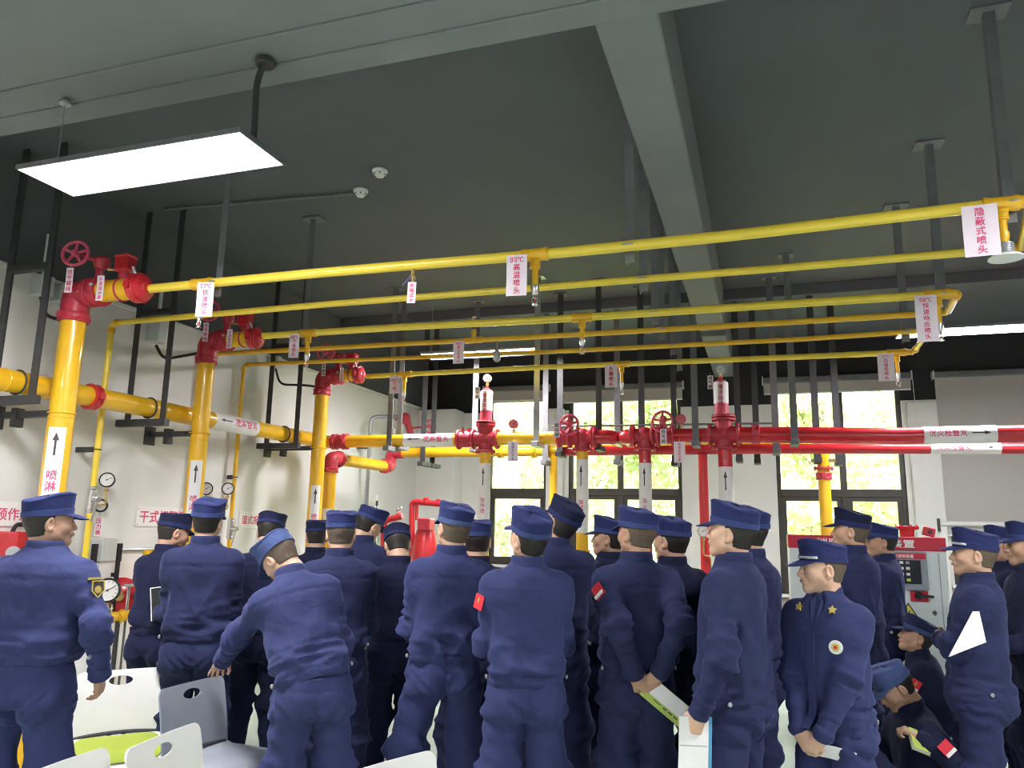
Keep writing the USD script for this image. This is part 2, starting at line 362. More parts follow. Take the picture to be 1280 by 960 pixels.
obj('pull_cord', tube([(.93, -.03, 0), (.95, -.035, -1.0), (.96, -.03, -2.0)], .004, 6), 'white_plastic', t)
blind(2.14, 3.20, 1.55, 3.58, YB-.09, 'grey roller blind drawn far down at the right end of the back wall')

# ------------------------------------------------------------------ ceiling light panels
def light_panel(x0, x1, y0, y1, z, label, rods=True, group=None):
    t = thing('light_panel', label, 'ceiling light', ((x0+x1)/2, (y0+y1)/2, z), 0, group)
    hx, hy = (x1-x0)/2, (y1-y0)/2; f = .009
    ring = sbox(-hx, -hy, hx, hy).difference(sbox(-hx+f, -hy+f, hx-f, hy-f))
    obj('housing_frame', extr(ring, .024, (1, 0, 0), (0, 1, 0), (0, 0, 0)), 'grey_steel', t, False)
    obj('back_plate', bx(-hx+f, hx-f, -hy+f, hy-f, .012, .024), 'black_steel', t, False)
    obj('diffuser', bx(-hx+f, hx-f, -hy+f, hy-f, .001, .010), 'lamp_diffuser', t, False)
    top = (BZ if .3 < y1 < 3.3 else ZC) - z
    yy = 0
    for s in (-1, 1):
        xs = s*(hx-.06)
        if rods == 'mixed' and s > 0:
            obj('conduit', tube(fillet([(xs, yy, .02), (xs+.0, yy, .12), (xs-.01, yy-.0, top-.10), (xs+.03, yy, top)], .05), .015, 10), 'black_steel', t)
            obj('conduit_box', cyl((xs+.03, yy, top-.03), (xs+.03, yy, top), .045, 16, .006), 'black_steel', t)
        else:
            obj('suspension_wire', tube([(xs, yy, .02), (xs, yy, top)], .003, 6), 'galvanised', t)
            obj('ceiling_cup', cyl((xs, yy, top-.03), (xs, yy, top), .028, 14, .008), 'galvanised', t)
    return t
light_panel(-3.40, -2.10, 2.53, 2.865, 3.25, 'large bright white ceiling light panel hung at the upper left, nearest of the lit panels', 'mixed')
light_panel(-3.52, -2.20, 7.42, 7.74, 3.40, 'thin bright ceiling light panel seen edge-on behind the yellow pipes in the middle')
light_panel(1.24, 2.66, 7.55, 7.88, 3.40, 'bright ceiling light panel at the right edge beyond the pipe ends')
k = 0
for x0 in (-3.4, 1.6):
    for y0 in (2.53, -1.4, -5.3):
        if (x0, y0) == (-3.4, 2.53): continue
        light_panel(x0, x0+1.30, y0, y0+.335, 3.25, 'ceiling light panel of the same kind out of the picture nearer the viewer', True, 'light panels out of view'); k += 1

# ceiling bits
def smoke_detector(px, py, label):
    p = atz(px, py, ZC); t = thing('smoke_detector', label, 'smoke detector', p)
    obj('base', lathe([(0, .058), (.012, .058), (.016, .052)], (0, 0, 0), (0, 0, -1), 22), 'white_plastic', t)
    obj('head', lathe([(.016, .048), (.03, .046), (.042, .034), (.05, .03), (.055, .018), (.056, .0)], (0, 0, 0), (0, 0, -1), 22), 'white_plastic', t)
    for a in range(6): obj('vent_slot', cbx((.043*math.cos(a*PI/3), .043*math.sin(a*PI/3), -.035), (.008, .008, .008)), 'dark_ink', t, False)
    return p
smoke_detector(475, 213, 'round white smoke detector on the dark ceiling without a conduit')
p1_ = smoke_detector(451, 238, 'round white smoke detector on the ceiling at the end of a thin conduit')
p0_ = atz(205, 262, ZC-.02)
t = thing('ceiling_conduit', 'thin grey conduit on the dark ceiling running left from the smoke detector', 'conduit', (0, 0, 0))
obj('conduit_pipe', tube([p0_, (p1_[0]-.06, p1_[1], ZC-.02)], .012, 8), 'grey_steel', t)
for k in range(4):
    q = p0_ + (np.array([p1_[0]-.06, p1_[1], ZC-.02])-p0_)*(.1+.27*k); obj('clip', cbx(q+np.array([0, 0, .004]), (.025, .04, .03), .003), 'grey_steel', t)
t = thing('cable_conduit', 'long thin grey cable conduit passing across the windows above the pipes', 'conduit', (0, 0, 0))
ca, cb = aty(448, 548, 7.86), aty(972, 536, 7.86)
cpts = [atx(335, 560, -4.98)*[1, 1, 1], ca, aty(700, 540, 7.86), cb]
obj('conduit_pipe', tube(fillet([ca + [-.45, -.1, -.02], ca, aty(700, 541, 7.86), cb], .1), .011, 8), 'grey_steel', t)
obj('second_pipe', tube([aty(690, 533, 7.92), aty(965, 529, 7.92)], .010, 8), 'grey_steel', t)

# ================================================================== outside: ground, slope and trees
struct('ground', bx(-30, 30, YB+.26, 40, -.4, -.2), 'grass_ground')
gx, gy = np.meshgrid(np.linspace(-28, 24, 60), np.linspace(15, 34, 24), indexing='ij')
gz = -.25 + np.clip(gy-16, 0, 99)*.55 + 1.2*(meshkit.fbm(np.stack([gx*.25, gy*.25, gx*0], -1), 3, 5)-.5)
n0, n1 = gx.shape; I = np.arange(n0*n1).reshape(n0, n1)
q = np.stack([I[:-1, :-1], I[1:, :-1], I[1:, 1:], I[:-1, 1:]], -1).reshape(-1, 4)
struct('hillside', T(np.stack([gx, gy, gz], -1).reshape(-1, 3), np.vstack([q[:, [0, 1, 2]], q[:, [0, 2, 3]]])), 'grass_ground', None, True)
def leaves(rg, n, c, r, size):
    d = rg.normal(size=(n, 3)); d /= np.linalg.norm(d, axis=1, keepdims=True)
    p = c + d*r*np.cbrt(rg.uniform(.15, 1, (n, 1)))
    u = rg.normal(size=(n, 3)); u /= np.linalg.norm(u, axis=1, keepdims=True)
    w = np.cross(u, rg.normal(size=(n, 3))); w /= np.linalg.norm(w, axis=1, keepdims=True)
    s = size*rg.uniform(.6, 1.3, (n, 1))
    v = np.stack([p-u*s, p+w*s*.45, p+u*s, p-w*s*.45], 1).reshape(-1, 3)
    i = np.arange(n)*4
    return T(v, np.vstack([np.stack([i, i+1, i+2], 1), np.stack([i, i+2, i+3], 1)]))
def tree(x, y, z, h, kind, label, seed):
    rg = np.random.default_rng(seed); t = thing('tree', label, 'tree', (x, y, z))
    top = np.array([rg.normal()*.25, rg.normal()*.2, h*.8])
    trunk = [tube(fillet([(0, 0, -.3), (rg.normal()*.15, 0, h*.35), top], .5, 8), np.linspace(.13, .03, 11)[:11] if False else .07, 8)]
    L = []
    for k in range(11):
        s = rg.uniform(.25, .95); a = rg.uniform(0, 2*PI); b = top*s
        e = b + np.array([math.cos(a), math.sin(a), rg.uniform(.2, .8)])*h*rg.uniform(.10, .21)
        trunk.append(tube([b, (b+e)/2+[0, 0, .1], e], [.035, .025, .012], 6))
        for j in range(3):
            e2 = b + (e-b)*rg.uniform(.5, 1) + rg.normal(size=3)*.25
            L.append(leaves(rg, 75, e2, np.array([.62, .62, .45])*rg.uniform(.7, 1.2), .10))
    obj('trunk', trunk, 'bark', t); obj('foliage', L, ('leaf_green', 'leaf_pale', 'leaf_deep')[kind], t, False, kind='stuff')
rg0 = np.random.default_rng(3)
spots = [(-7.7, 15.6), (-4.75, 15.2), (-1.85, 15.4), (1.0, 15.2), (3.95, 15.5)]
adj = ['far left beyond the narrow window', 'outside the narrow window nearest the corner', 'outside the wide middle window', 'outside the window behind the control cabinet', 'far right outside beyond the long blind']
for i, (x, y) in enumerate(spots):
    tree(x, y, -.25, rg0.uniform(4.8, 5.8), i % 3, 'sunlit green tree '+adj[i], 20+i)
rg1 = np.random.default_rng(12); B = []
for k in range(520):
    x, y = rg1.uniform(-17, 13), rg1.uniform(18.6, 29)
    z = -.25 + max(0, y-16)*.55
    B.append(leaves(rg1, 60, np.array([x, y, z+rg1.uniform(.2, 1.6)]), np.array([.9, .8, .7]), .16))
b = obj('hillside_shrubs', B, 'leaf_pale', None, False); tag(b, 'pale green shrubs covering the slope outside the windows', 'shrubs', kind='stuff')
# ================================================================== pipework
PZ = 3.10
Y1, Y2, Y3, Y4, Y5, Y6 = 3.90, 4.56, 5.30, 5.82, 6.35, 7.07
def pline(pxs, y): return [aty(a, b, y) for a, b in pxs]
def lerp_x(pts, x):
    pts = np.array(pts); return np.array([np.interp(x, pts[:, 0], pts[:, k]) for k in range(3)])
def coupling(c, d, R, w=.05):
    """grooved coupling: a two-lip ring with two bolt ears"""
    c = np.array(c, float); X, Y, Z = frame(d); a = c - Z*w/2
    m = [lathe([(0, R+.004), (0, R+.018), (w*.12, R+.022), (w*.3, R+.016), (w*.7, R+.016), (w*.88, R+.022), (w, R+.018), (w, R+.004)], a, Z, 24)]
    for s in (-1, 1):
        e = c + X*s*(R+.024); m.append(bar(e-Y*.022, e+Y*.022, .026, w*.7, Z)); m.append(cyl(e-Y*.034, e+Y*.034, .008, 8))
    return cat(m)
def flange(c, d, R, w=.022, n=6):
    c = np.array(c, float); X, Y, Z = frame(d)
    m = [lathe([(0, R*.6), (0, R+.034), (.003, R+.037), (w-.003, R+.037), (w, R+.034), (w, R*.6)], c-Z*w/2, Z, 28)]
    for k in range(n):
        a = 2*PI*(k+.5)/n; e = c + (R+.021)*(math.cos(a)*X+math.sin(a)*Y); m.append(cyl(e-Z*(w/2+.012), e+Z*(w/2+.012), .009, 6))
    return cat(m)
def tee_collar(c, d, R, w): 
    c = np.array(c, float); Z = frame(d)[2]
    return lathe([(0, R*1.05), (0, R*1.25), (w*.12, R*1.30), (w*.2, R*1.18), (w*.8, R*1.18), (w*.88, R*1.30), (w, R*1.25), (w, R*1.05)], c-Z*w/2, Z, 20)
def handwheel(c, axis, R, spokes=5):
    c = np.array(c, float); X, Y, Z = frame(axis); m = [torus(c, Z, R, R*.13, 28, 8), lathe([(-.02, R*.22), (.02, R*.26), (.03, R*.18)], c, Z, 14)]
    for k in range(spokes):
        a = 2*PI*k/spokes+.3; e = math.cos(a)*X+math.sin(a)*Y; m.append(bar(c+e*R*.15, c+e*R*.97, R*.2, R*.12, Z))
    return cat(m)
def gauge_parts(t, c, face, R, stem, rim='black_rubber', dial='dial_white'):
    """pressure gauge facing 'face', with a stem from its lowest point down by 'stem'"""
    c = np.array(c, float); X, Y, Z = frame(face); 
    obj('case', lathe([(-.035, R*.9), (-.03, R), (.0, R), (.004, R*1.08), (.010, R*1.08), (.012, R*.9), (.008, R*.88)], c, Z, 28), rim, t)
    d = obj('dial', lathe([(.0, R*.9), (.009, R*.9), (.0091, .001)], c, Z, 28), dial, t)
    tk = []
    for k in range(11):
        a = math.radians(225-27*k); e = math.cos(a)*X*-1+math.sin(a)*Y; tk.append(bar(c+Z*.0092+e*R*.66, c+Z*.0092+e*R*.82, R*.05, .001, Z))
    obj('scale_marks', tk, 'dark_ink', d, False)
    a = math.radians(150); e = -math.cos(a)*X+math.sin(a)*Y
    obj('needle', [bar(c+Z*.0105-e*R*.2, c+Z*.0105+e*R*.7, R*.07, .0015, Z), cyl(c+Z*.009, c+Z*.013, R*.1, 10)], 'dark_ink', d, False)
    if stem: obj('stem', [cyl(c-Z*.012+[0, 0, -R*.9], c-Z*.012+[0, 0, -R-stem], .010, 10), cyl(c-Z*.012+[0, 0, -R-.035], c-Z*.012+[0, 0, -R-.012], .018, 6)], 'brass', t)
def paper_tag(pos, w, h, rows, label, ink='pink_ink', size=None, tilt=0., yaw=0., hook=.03, matn='paper', group=None, back=.0):
    """paper slip hung by a string from a pipe; pos = top centre; faces the viewer's side of the room (-y)"""
    t = thing('paper_tag', label, 'tag', pos, yaw, group)
    n = 8; zz = np.linspace(0, -h, n+1)
    f = lambda z: .010*math.sin(-z/h*2.3)*h/.3 + tilt*z
    prof = Polygon([(f(z)-.0008, z) for z in zz] + [(f(z)+.0008, z) for z in zz[::-1]])
    obj('paper', extr(prof, w, (0, 1, 0), (0, 0, 1), (-w/2, 0, 0)), matn, t)
    if rows:
        g = text2d(rows, 1.0, True); b = g.bounds; k = min(h*.90/(b[3]-b[1]), w*.72/(b[2]-b[0])) if size is None else size
        g = shapely.affinity.scale(g, k, k, origin=(0, 0)).simplify(.0006)
        m = extr(g, .0008, (1, 0, 0), (0, 0, 1), (0, 0, -h/2)); v = np.array(m.vertices); v[:, 1] += np.array([f(z) for z in v[:, 2]]) - .0012; m.vertices = v
        obj('lettering', m, ink, t, False)
    obj('string', tube([(0, 0, -.004), (0, back, hook)], .0012, 5), 'white_plastic', t)
    return t
def pipe_label(t, c, d, R, L, txt, arrow, vertical=False, face=None, ink='pink_ink', arc=0):
    """printed sleeve wrapped round a pipe, lettering bent onto its face"""
    c = np.array(c, float); d = np.array(d, float)/np.linalg.norm(d); fcv = np.array(face, float); fcv -= d*(fcv@d); fcv /= np.linalg.norm(fcv)
    r = R+.0015
    if arc:
        side0 = np.cross(d, fcv); aa = np.linspace(-arc, arc, 13); g2 = []
        for rr_ in (r-.001, r+.0005): g2 += [c + d*e*L/2 + rr_*(np.cos(a)*fcv+np.sin(a)*side0) for e in (-1, 1) for a in aa]
        g2 = np.array(g2); n_ = 13; q_ = []
        for o_ in (0, 2*n_): q_ += [[o_+i, o_+i+1, o_+n_+i+1, o_+n_+i] for i in range(n_-1)]
        q_ += [[0, 2*n_, 3*n_, n_], [n_-1, 2*n_-1, 4*n_-1, 3*n_-1]] + [[i, i+1, 2*n_+i+1, 2*n_+i] for i in range(n_-1)] + [[n_+i, n_+i+1, 3*n_+i+1, 3*n_+i] for i in range(n_-1)]
        q_ = np.array(q_); lab = wobj('label_sleeve', T(g2, np.vstack([q_[:, [0, 1, 2]], q_[:, [0, 2, 3]]])), 'white_label', t, False); r += .0006
    else: lab = wobj('label_sleeve', lathe([(0, r-.001), (0, r), (L, r), (L, r-.001)], c-d*L/2, d, 26), 'white_label', t)
    def wrap(g, at, X, Y, r):
        m = extr(g, .0006, (1, 0, 0), (0, 1, 0), (0, 0, 0)); m = m.subdivide_to_size(.03) if len(m.faces) < 400 else m
        v = np.array(m.vertices); s = v[:, 0:1]*X + v[:, 1:2]*Y                       # position in the label plane
        al = s@d; side = np.cross(d, fcv); ar = s@side/r
        p = at + al[:, None]*d + (r+v[:, 2:3])*(np.cos(ar)[:, None]*fcv + np.sin(ar)[:, None]*side)
        m.vertices = p; return m
    X = d if not vertical else np.cross(d, fcv) * (1 if np.cross(np.cross(d, fcv), d)@fcv > 0 else -1)
    Y = np.cross(fcv, X)
    if vertical:
        g = text2d(list(txt), min(R*.85, L*.5/len(txt)), True); ag = shapely.affinity.rotate(arrow2d(L*.30, R*.5), 90, origin=(0, 0))
        ms = [wrap(g.simplify(.0008), c - d*L*.20, X, Y, r), wrap(ag, c + d*L*.28, X, Y, r)]
    else:
        g = text2d(txt, min(R*1.15, L*.52/len(txt))); s = -1 if arrow < 0 else 1
        ag = arrow2d(L*.26, R*.45); ag = shapely.affinity.scale(ag, s, 1, origin=(0, 0))
        ms = [wrap(g.simplify(.0008), c - X*L*.17*s, X, Y, r), wrap(ag, c + X*L*.29*s, X, Y, r)]
    wobj('lettering', ms[0], ink, lab, False); wobj('arrow', ms[1], 'dark_ink', lab, False)

# ---- the six branch pipes overhead
ends = {}
def branch(name, pxs, y, R, label, mat_='bright_yellow_paint', extra=None):
    pts = pline(pxs, y); t = thing(name, label, 'pipe', pts[0])
    wobj('pipe', tube(pts if extra is None else fillet(pts+extra, .07), R, 16), mat_, t)
    t.pts, t.R = pts, R; return t
b1 = branch('sprinkler_pipe', [(187, 361), (400, 341), (620, 322.7), (720, 313.9), (900, 296), (1219, 259), (1290, 251)], Y1, .030, 'thick bright yellow sprinkler pipe, the nearest and topmost of the overhead pipes')
b3 = branch('sprinkler_pipe', [(328, 420), (500, 409), (680, 400), (1000, 379), (1190, 367)], Y3, .028, 'yellow sprinkler pipe, third from the front, ending in an elbow by the 68 degree tag')
b6 = branch('sprinkler_pipe', [(458, 470.5), (680, 459), (1000, 446), (1139, 440)], Y6, .026, 'yellow sprinkler pipe, farthest of the overhead pipes')
def thin_branch(corner, pxs, y, R, zlow, label):
    """thin test pipe: down the left wall, along under the ceiling"""
    pts = pline([corner]+pxs, y); low = pts[0].copy(); low[2] = zlow
    t = thing('test_pipe', label, 'pipe', low)
    wobj('pipe', tube(fillet([low]+pts, .05), R, 14), 'bright_yellow_paint' if y < 5 else 'yellow_paint', t); t.pts, t.R = pts, R
    wobj('elbow', [tee_collar(pts[0]+[0, 0, -.06], (0, 0, 1), R, .04), tee_collar(pts[0]+[.06, 0, 0], (1, 0, 0), R, .04)], 'yellow_paint', t)
    return t
b2 = thin_branch((140, 404), [(400, 381), (680, 359), (1000, 333), (1262, 311)], Y2, .023, .95, 'thin yellow test pipe, second from the front overhead, turning down the left wall')
b4 = thin_branch((258, 443), [(500, 430), (680, 420.5), (1000, 402), (1178, 391)], Y4, .022, .95, 'thin yellow test pipe, fourth from the front overhead, turning down the left wall')
b5 = thin_branch((305, 456), [(540, 446), (680, 440), (1000, 424), (1152, 413.5)], Y5, .020, .95, 'thin yellow test pipe, fifth from the front overhead, turning down the left wall')
def link(t, a, b, R):
    a, b = np.array(a), np.array(b)
    wobj('return_bend', tube(fillet([a-[.15, 0, 0], a, b, b-[.15, 0, 0]], .06), R, 14), 'yellow_paint', t)
    wobj('elbow_collar', [tee_collar(a-[.03, 0, 0], (1, 0, 0), R, .05), tee_collar(a+(b-a)*.12, b-a, R, .05)], 'yellow_paint', t)
link(b3, b3.pts[-1]+[.03, 0, 0], b4.pts[-1]+[.03, 0, -.0], .024)
link(b6, b6.pts[-1]+[.02, 0, 0], b5.pts[-1]+[.05, 0, 0], .022)
link(b1, b1.pts[-1], b2.pts[-1]+[.06, 0, 0], .026)
def drop(t, px, kind, L=.19):
    """tee, nipple and sprinkler head under (or on) a branch pipe at picture column px"""
    x = np.interp(px, [proj(p)[0] for p in t.pts], [p[0] for p in t.pts]); c = lerp_x(t.pts, x); R = t.R; s = 1 if kind == 'upright' else -1
    tc = wobj('tee', [tee_collar(c, (1, 0, 0), R, .15), tee_collar(c+[0, 0, s*.055], (0, 0, 1), R*.8, .05)], 'yellow_paint', t)
    z = lambda q: c+np.array([0, 0, s*q])
    wobj('nipple', cyl(z(.05), z(L), R*.62, 14), 'yellow_paint', t)
    wobj('reducer', lathe([(0, R*.8), (.02, R*.8), (.05, R*.6), (.055, R*.5)], z(L-.01), (0, 0, s), 14), 'chrome' if kind != 'concealed' else 'yellow_paint', t)
    e = z(L+.045)
    if kind == 'concealed':
        hd = wobj('sprinkler_head', [lathe([(0, .036), (.05, .036), (.05, .034)], e, (0, 0, s), 18)] + [torus(e+[0, 0, s*(.008+.009*k)], (0, 0, 1), .036, .003, 18, 6) for k in range(5)], 'galvanised', t, label='ribbed cup of the concealed sprinkler')
        wobj('cover_plate', lathe([(.045, .03), (.055, .058), (.068, .074), (.072, .074), (.073, .0)], e, (0, 0, s), 26), 'white_plastic', hd, label='round pale cover plate')
        return
    hd = wobj('sprinkler_head', [cyl(e, e+[0, 0, s*.018], .013, 8), tube([e+[.012, 0, s*.015], e+[.016, 0, s*.035], e+[.004, 0, s*.055]], .003, 6), tube([e+[-.012, 0, s*.015], e+[-.016, 0, s*.035], e+[-.004, 0, s*.055]], .003, 6)], 'chrome', t)
    wobj('deflector', [cyl(e+[0, 0, s*.055], e+[0, 0, s*.058], .019, 12), cyl(e+[0, 0, s*.048], e+[0, 0, s*.055], .006, 8)], 'chrome', hd)
    wobj('bulb', cyl(e+[0, 0, s*.018], e+[0, 0, s*.05], .003, 8), 'dial_red', hd)
drop(b1, 257, 'pendent'); drop(b1, 670, 'pendent'); drop(b1, 1251, 'concealed', .15)
drop(b3, 388, 'pendent'); drop(b3, 732, 'pendent', .17); drop(b3, 1172, 'pendent', .2)
drop(b4, 595, 'upright', .10)
drop(b6, 509, 'pendent', .2); drop(b6, 784, 'pendent', .19); drop(b6, 1121, 'pendent', .19)
def hung(t, px, w, h, rows, label, dz=0.02, dy=-.045, **k):
    x = np.interp(px, [proj(p)[0] for p in t.pts], [p[0] for p in t.pts]); c = lerp_x(t.pts, x)
    paper_tag(c+[0, dy-t.R, -dz], w, h, rows, label, hook=dz+.005, back=.05, **k)
hung(b1, 272, .11, .225, ['57℃', '快', '速', '喷', '头'], 'small paper tag with pink Chinese lettering beside the leftmost sprinkler of the nearest pipe', yaw=.25)
hung(b1, 652, .115, .235, ['93℃', '高', '温', '喷', '头'], 'paper tag reading 93 degrees in pink beside the middle sprinkler of the nearest pipe', yaw=.1, tilt=.03)
hung(b1, 1218, .145, .245, ['隐', '蔽', '式', '喷', '头'], 'largest pink-lettered paper tag, upper right, beside the concealed sprinkler', yaw=-.05)
hung(b3, 377, .085, .20, ['68℃', '下', '垂', '喷', '头'], 'paper tag with pink lettering on the third pipe above the third red elbow', yaw=.2)
hung(b3, 1155, .125, .30, ['68℃', '快', '速', '响', '应', '喷', '头'], 'long paper tag reading 68 degrees in front of the light panel at the right')
hung(b4, 580, .098, .19, ['68℃', '直', '立', '型', '喷', '头'], 'paper tag with pink lettering on the fourth pipe under the upright sprinkler')
hung(b6, 500, .105, .19, ['68℃', '下', '喷'], 'short paper tag on the farthest pipe above the dark gooseneck valve', yaw=.1)
hung(b6, 772, .12, .215, ['水', '幕', '喷', '头'], 'paper tag with red lettering hanging from the middle of the farthest pipe', ink='red_ink')
hung(b6, 1106, .13, .235, ['72℃', '边', '墙', '型', '喷', '头'], 'paper tag beside the last sprinkler of the farthest pipe, above the right-hand blind')
# drain valve and clip-on things
x = lerp_x(b1.pts, np.interp(521, [proj(p)[0] for p in b1.pts], [p[0] for p in b1.pts]))
t = thing('drain_valve', 'small brass drain valve with a pink tag under the nearest yellow pipe', 'valve', x)
obj('valve_body', [cyl((0, 0, -.02), (0, 0, -.10), .012, 10), ball((0, 0, -.075), .020), cyl((0, 0, -.09), (0, 0, -.16), .009, 10)], 'brass', t)
obj('lever', bar((0, -.02, -.075), (-.05, -.03, -.13), .012, .005), 'blue_ink', t)
paper_tag(x+[.012, -.03, -.115], .05, .13, ['末', '端', '试', '水'], 'small slip with pink lettering tied to the brass drain valve', tilt=.1, yaw=.2)
x = lerp_x(b4.pts, np.interp(624, [proj(p)[0] for p in b4.pts], [p[0] for p in b4.pts]))
t = thing('spray_nozzle', 'small grey spray nozzle hanging from the fourth yellow pipe in front of the lit panel', 'nozzle', x)
obj('nozzle_stem', cyl((0, 0, -.02), (0, 0, -.10), .010, 10), 'galvanised', t)
obj('nozzle_body', lathe([(0, .012), (.02, .028), (.08, .032), (.10, .022), (.11, .0)], (0, 0, -.09), (0, 0, -1), 16), 'galvanised', t)

# ---- hangers for the branch pipes
def hanger(t, px, px_top, label, w=.05, light=True, plate=True):
    x = np.interp(px, [proj(p)[0] for p in t.pts], [p[0] for p in t.pts]); c = lerp_x(t.pts, x); R = t.R
    ztop = ZC
    g = thing('pipe_hanger', label, 'pipe hanger', (c[0], c[1], c[2]))
    h = ztop-c[2]; m = 'grey_steel'
    obj('post', angle_bar((0, R+.035, -R-.05), (0, R+.035, h), w, .006, (0, 1, 0)), m, g, False)
    if plate: obj('ceiling_plate', bx(-.09, .09, R-.03, R+.10, h-.014, h, .003), m, g, False)
    obj('u_bolt', tube(fillet([(-R-.006, R+.045, -.0), (-R-.006, -R-.006, -.0), (R+.006, -R-.006, 0), (R+.006, R+.045, 0)], R*1.1, 6), .005, 8), 'galvanised', g)
hanger(b1, 272, 225, 'grey angle-steel hanger near the left end of the nearest pipe')
hanger(b1, 788, 145, 'grey angle-steel hanger holding the nearest pipe beside the concrete beam', plate=False)
hanger(b1, 1266, 30, 'tall grey hanger with a ceiling plate at the upper right, holding the nearest pipe')
hanger(b2, 811, 220, 'grey hanger holding the second pipe just under the beam edge', plate=False)
hanger(b3, 380, 290, 'grey hanger near the left end of the third pipe')
hanger(b3, 826, 265, 'grey hanger holding the third pipe in the row along the beam', plate=False)
hanger(b3, 1180, 175, 'grey hanger with a ceiling plate holding the right end of the third pipe')
hanger(b4, 835, 280, 'grey hanger holding the fourth pipe in the row along the beam', plate=False)
hanger(b5, 849, 300, 'grey hanger holding the fifth pipe in the row along the beam', plate=False)
hanger(b5, 1134, 262, 'small grey hanger with a ceiling plate behind the pipes at the right')
hanger(b6, 857, 330, 'grey hanger holding the farthest pipe in the row along the beam', plate=False)
hanger(b6, 425, 420, 'thin grey hanger by the flow switch of the third riser') if False else None

# ---- risers on the left with elbow, butterfly valve, spool, flow switch
def riser(y, branch_, x, R, label, which, lab_rows):
    zt = PZ
    t = thing('riser_pipe', label, 'pipe', (x, y, 0))
    obj('pipe', cyl((0, 0, 0), (0, 0, zt-.14), R, 26), 'yellow_paint', t); obj('floor_flange', flange((0, 0, .011), (0, 0, 1), R), 'red_cast', t)
    obj('weld_ring', [torus((0, 0, 2.24), (0, 0, 1), R, .004, 26, 6)], 'yellow_paint', t)
    zl = {1: 1.92, 2: 1.82, 3: 1.70}[which]
    pipe_label(t, (x, y, zl), (0, 0, 1), R, .50, '喷淋', 1, True, (.78 if which < 3 else .6, -1, 0), 'pink_ink', .68)
    ex = branch_.pts[0][0]
    # elbow + couplings
    el = fillet([(0, 0, zt-.15), (0, 0, zt), (.13, 0, zt)], .12, 8)
    obj('elbow', [tube(el, R+.010, 24), coupling((0, 0, zt-.17), (0, 0, 1), R, .06)], 'red_cast', t)
    v = thing('butterfly_valve', f'red butterfly valve with handwheel atop the {("nearest", "middle", "farthest")[which-1]} yellow riser on the left', 'valve', (x+.18, y, zt))
    obj('valve_body', [cyl((-.045, 0, 0), (.04, 0, 0), R+.010, 24, .006), coupling((-.04, 0, 0), (1, 0, 0), R, .03), coupling((.035, 0, 0), (1, 0, 0), R, .03)], 'red_cast', v)
    obj('gear_box', [cyl((0, 0, R*.8), (0, 0, R+.10), .028, 14), lathe([(0, .045), (.03, .055), (.07, .055), (.09, .035)], (0, .02, R+.09), (0, -.25, 1), 16), cyl((0, 0, R+.135), (-.06, -.11, R+.15), .014, 10)], 'red_cast', v)
    obj('handwheel', handwheel((-.075, -.14, R+.155), (.35, -1, .10), .085), 'wheel_red', v)
    obj('valve_bolt', ball((.05, -R-.022, .02), .014, 1), 'galvanised', v); obj('valve_bolt', ball((-.05, -R-.022, -.02), .012, 1), 'galvanised', v)
    x0 = x+.225
    s = thing('flow_switch_spool', f'short yellow pipe spool with red flow switch box on the {("nearest", "middle", "farthest")[which-1]} overhead line', 'flow switch', (x0, y, zt))
    L = max(.2, ex-x0-.06)
    obj('spool', cyl((0, 0, 0), (L, 0, 0), R*.92, 24), 'yellow_paint', s)
    obj('saddle', [cyl((L*.55, 0, R*.8), (L*.55, 0, R+.05), .035, 14), torus((L*.55, 0, 0), (1, 0, 0), R*.93, .008, 24, 6)], 'red_cast', s)
    fb = obj('switch_box', [bx(L*.55-.055, L*.55+.06, -.05, .05, R+.04, R+.15, .015)], 'red_paint', s)
    obj('box_lid', bx(L*.55-.058, L*.55+.063, -.053, .053, R+.14, R+.16, .008), 'red_paint', fb)
    obj('cable_gland', cyl((L*.55-.05, -.01, R+.06), (L*.55-.12, -.02, R+.065), .010, 8), 'brass', fb)
    obj('reducer', [coupling((L+.0, 0, 0), (1, 0, 0), R, .06), lathe([(0, R+.012), (.03, R+.008), (.045, R*.75), (.05, R*.5), (.06, R*.42)], (L+.01, 0, 0), (1, 0, 0), 24)], 'red_paint', s)
    obj('vent_screw', tube([(L-.02, -.02, R+.01), (L-.03, -.04, R+.06)], .010, 8), 'galvanised', s)
    n = ("nearest", "middle", "farthest")[which-1]
    k = (1.0, .95, .85)[which-1]
    paper_tag((x+.18-.075, y-.165, zt+R+.155-.085-.025), .048*k, .17*k, ['信', '号', '蝶', '阀'], f'small white tag hanging from the handwheel of the {n} riser valve', yaw=.3, ink='dark_ink' if which == 3 else 'pink_ink', hook=.03, back=.012)
    paper_tag((x0+L*.30, y-R-.03, zt+R-.01), .050*k, .17*k, ['水', '流', '指', '示', '器'], f'small white tag hanging on the yellow spool of the {n} riser line', yaw=.2)
    return t
riser(Y1-.03, b1, -4.45, .080, 'nearest and thickest yellow riser pipe on the left with a white arrow label', 1, 0)
riser(Y3-.02, b3, -4.52, .072, 'middle yellow riser pipe on the left, second from the viewer', 2, 0)
riser(Y6-.12, b6, -4.42, .072, 'farthest of the three yellow risers with red top elbows', 3, 0)
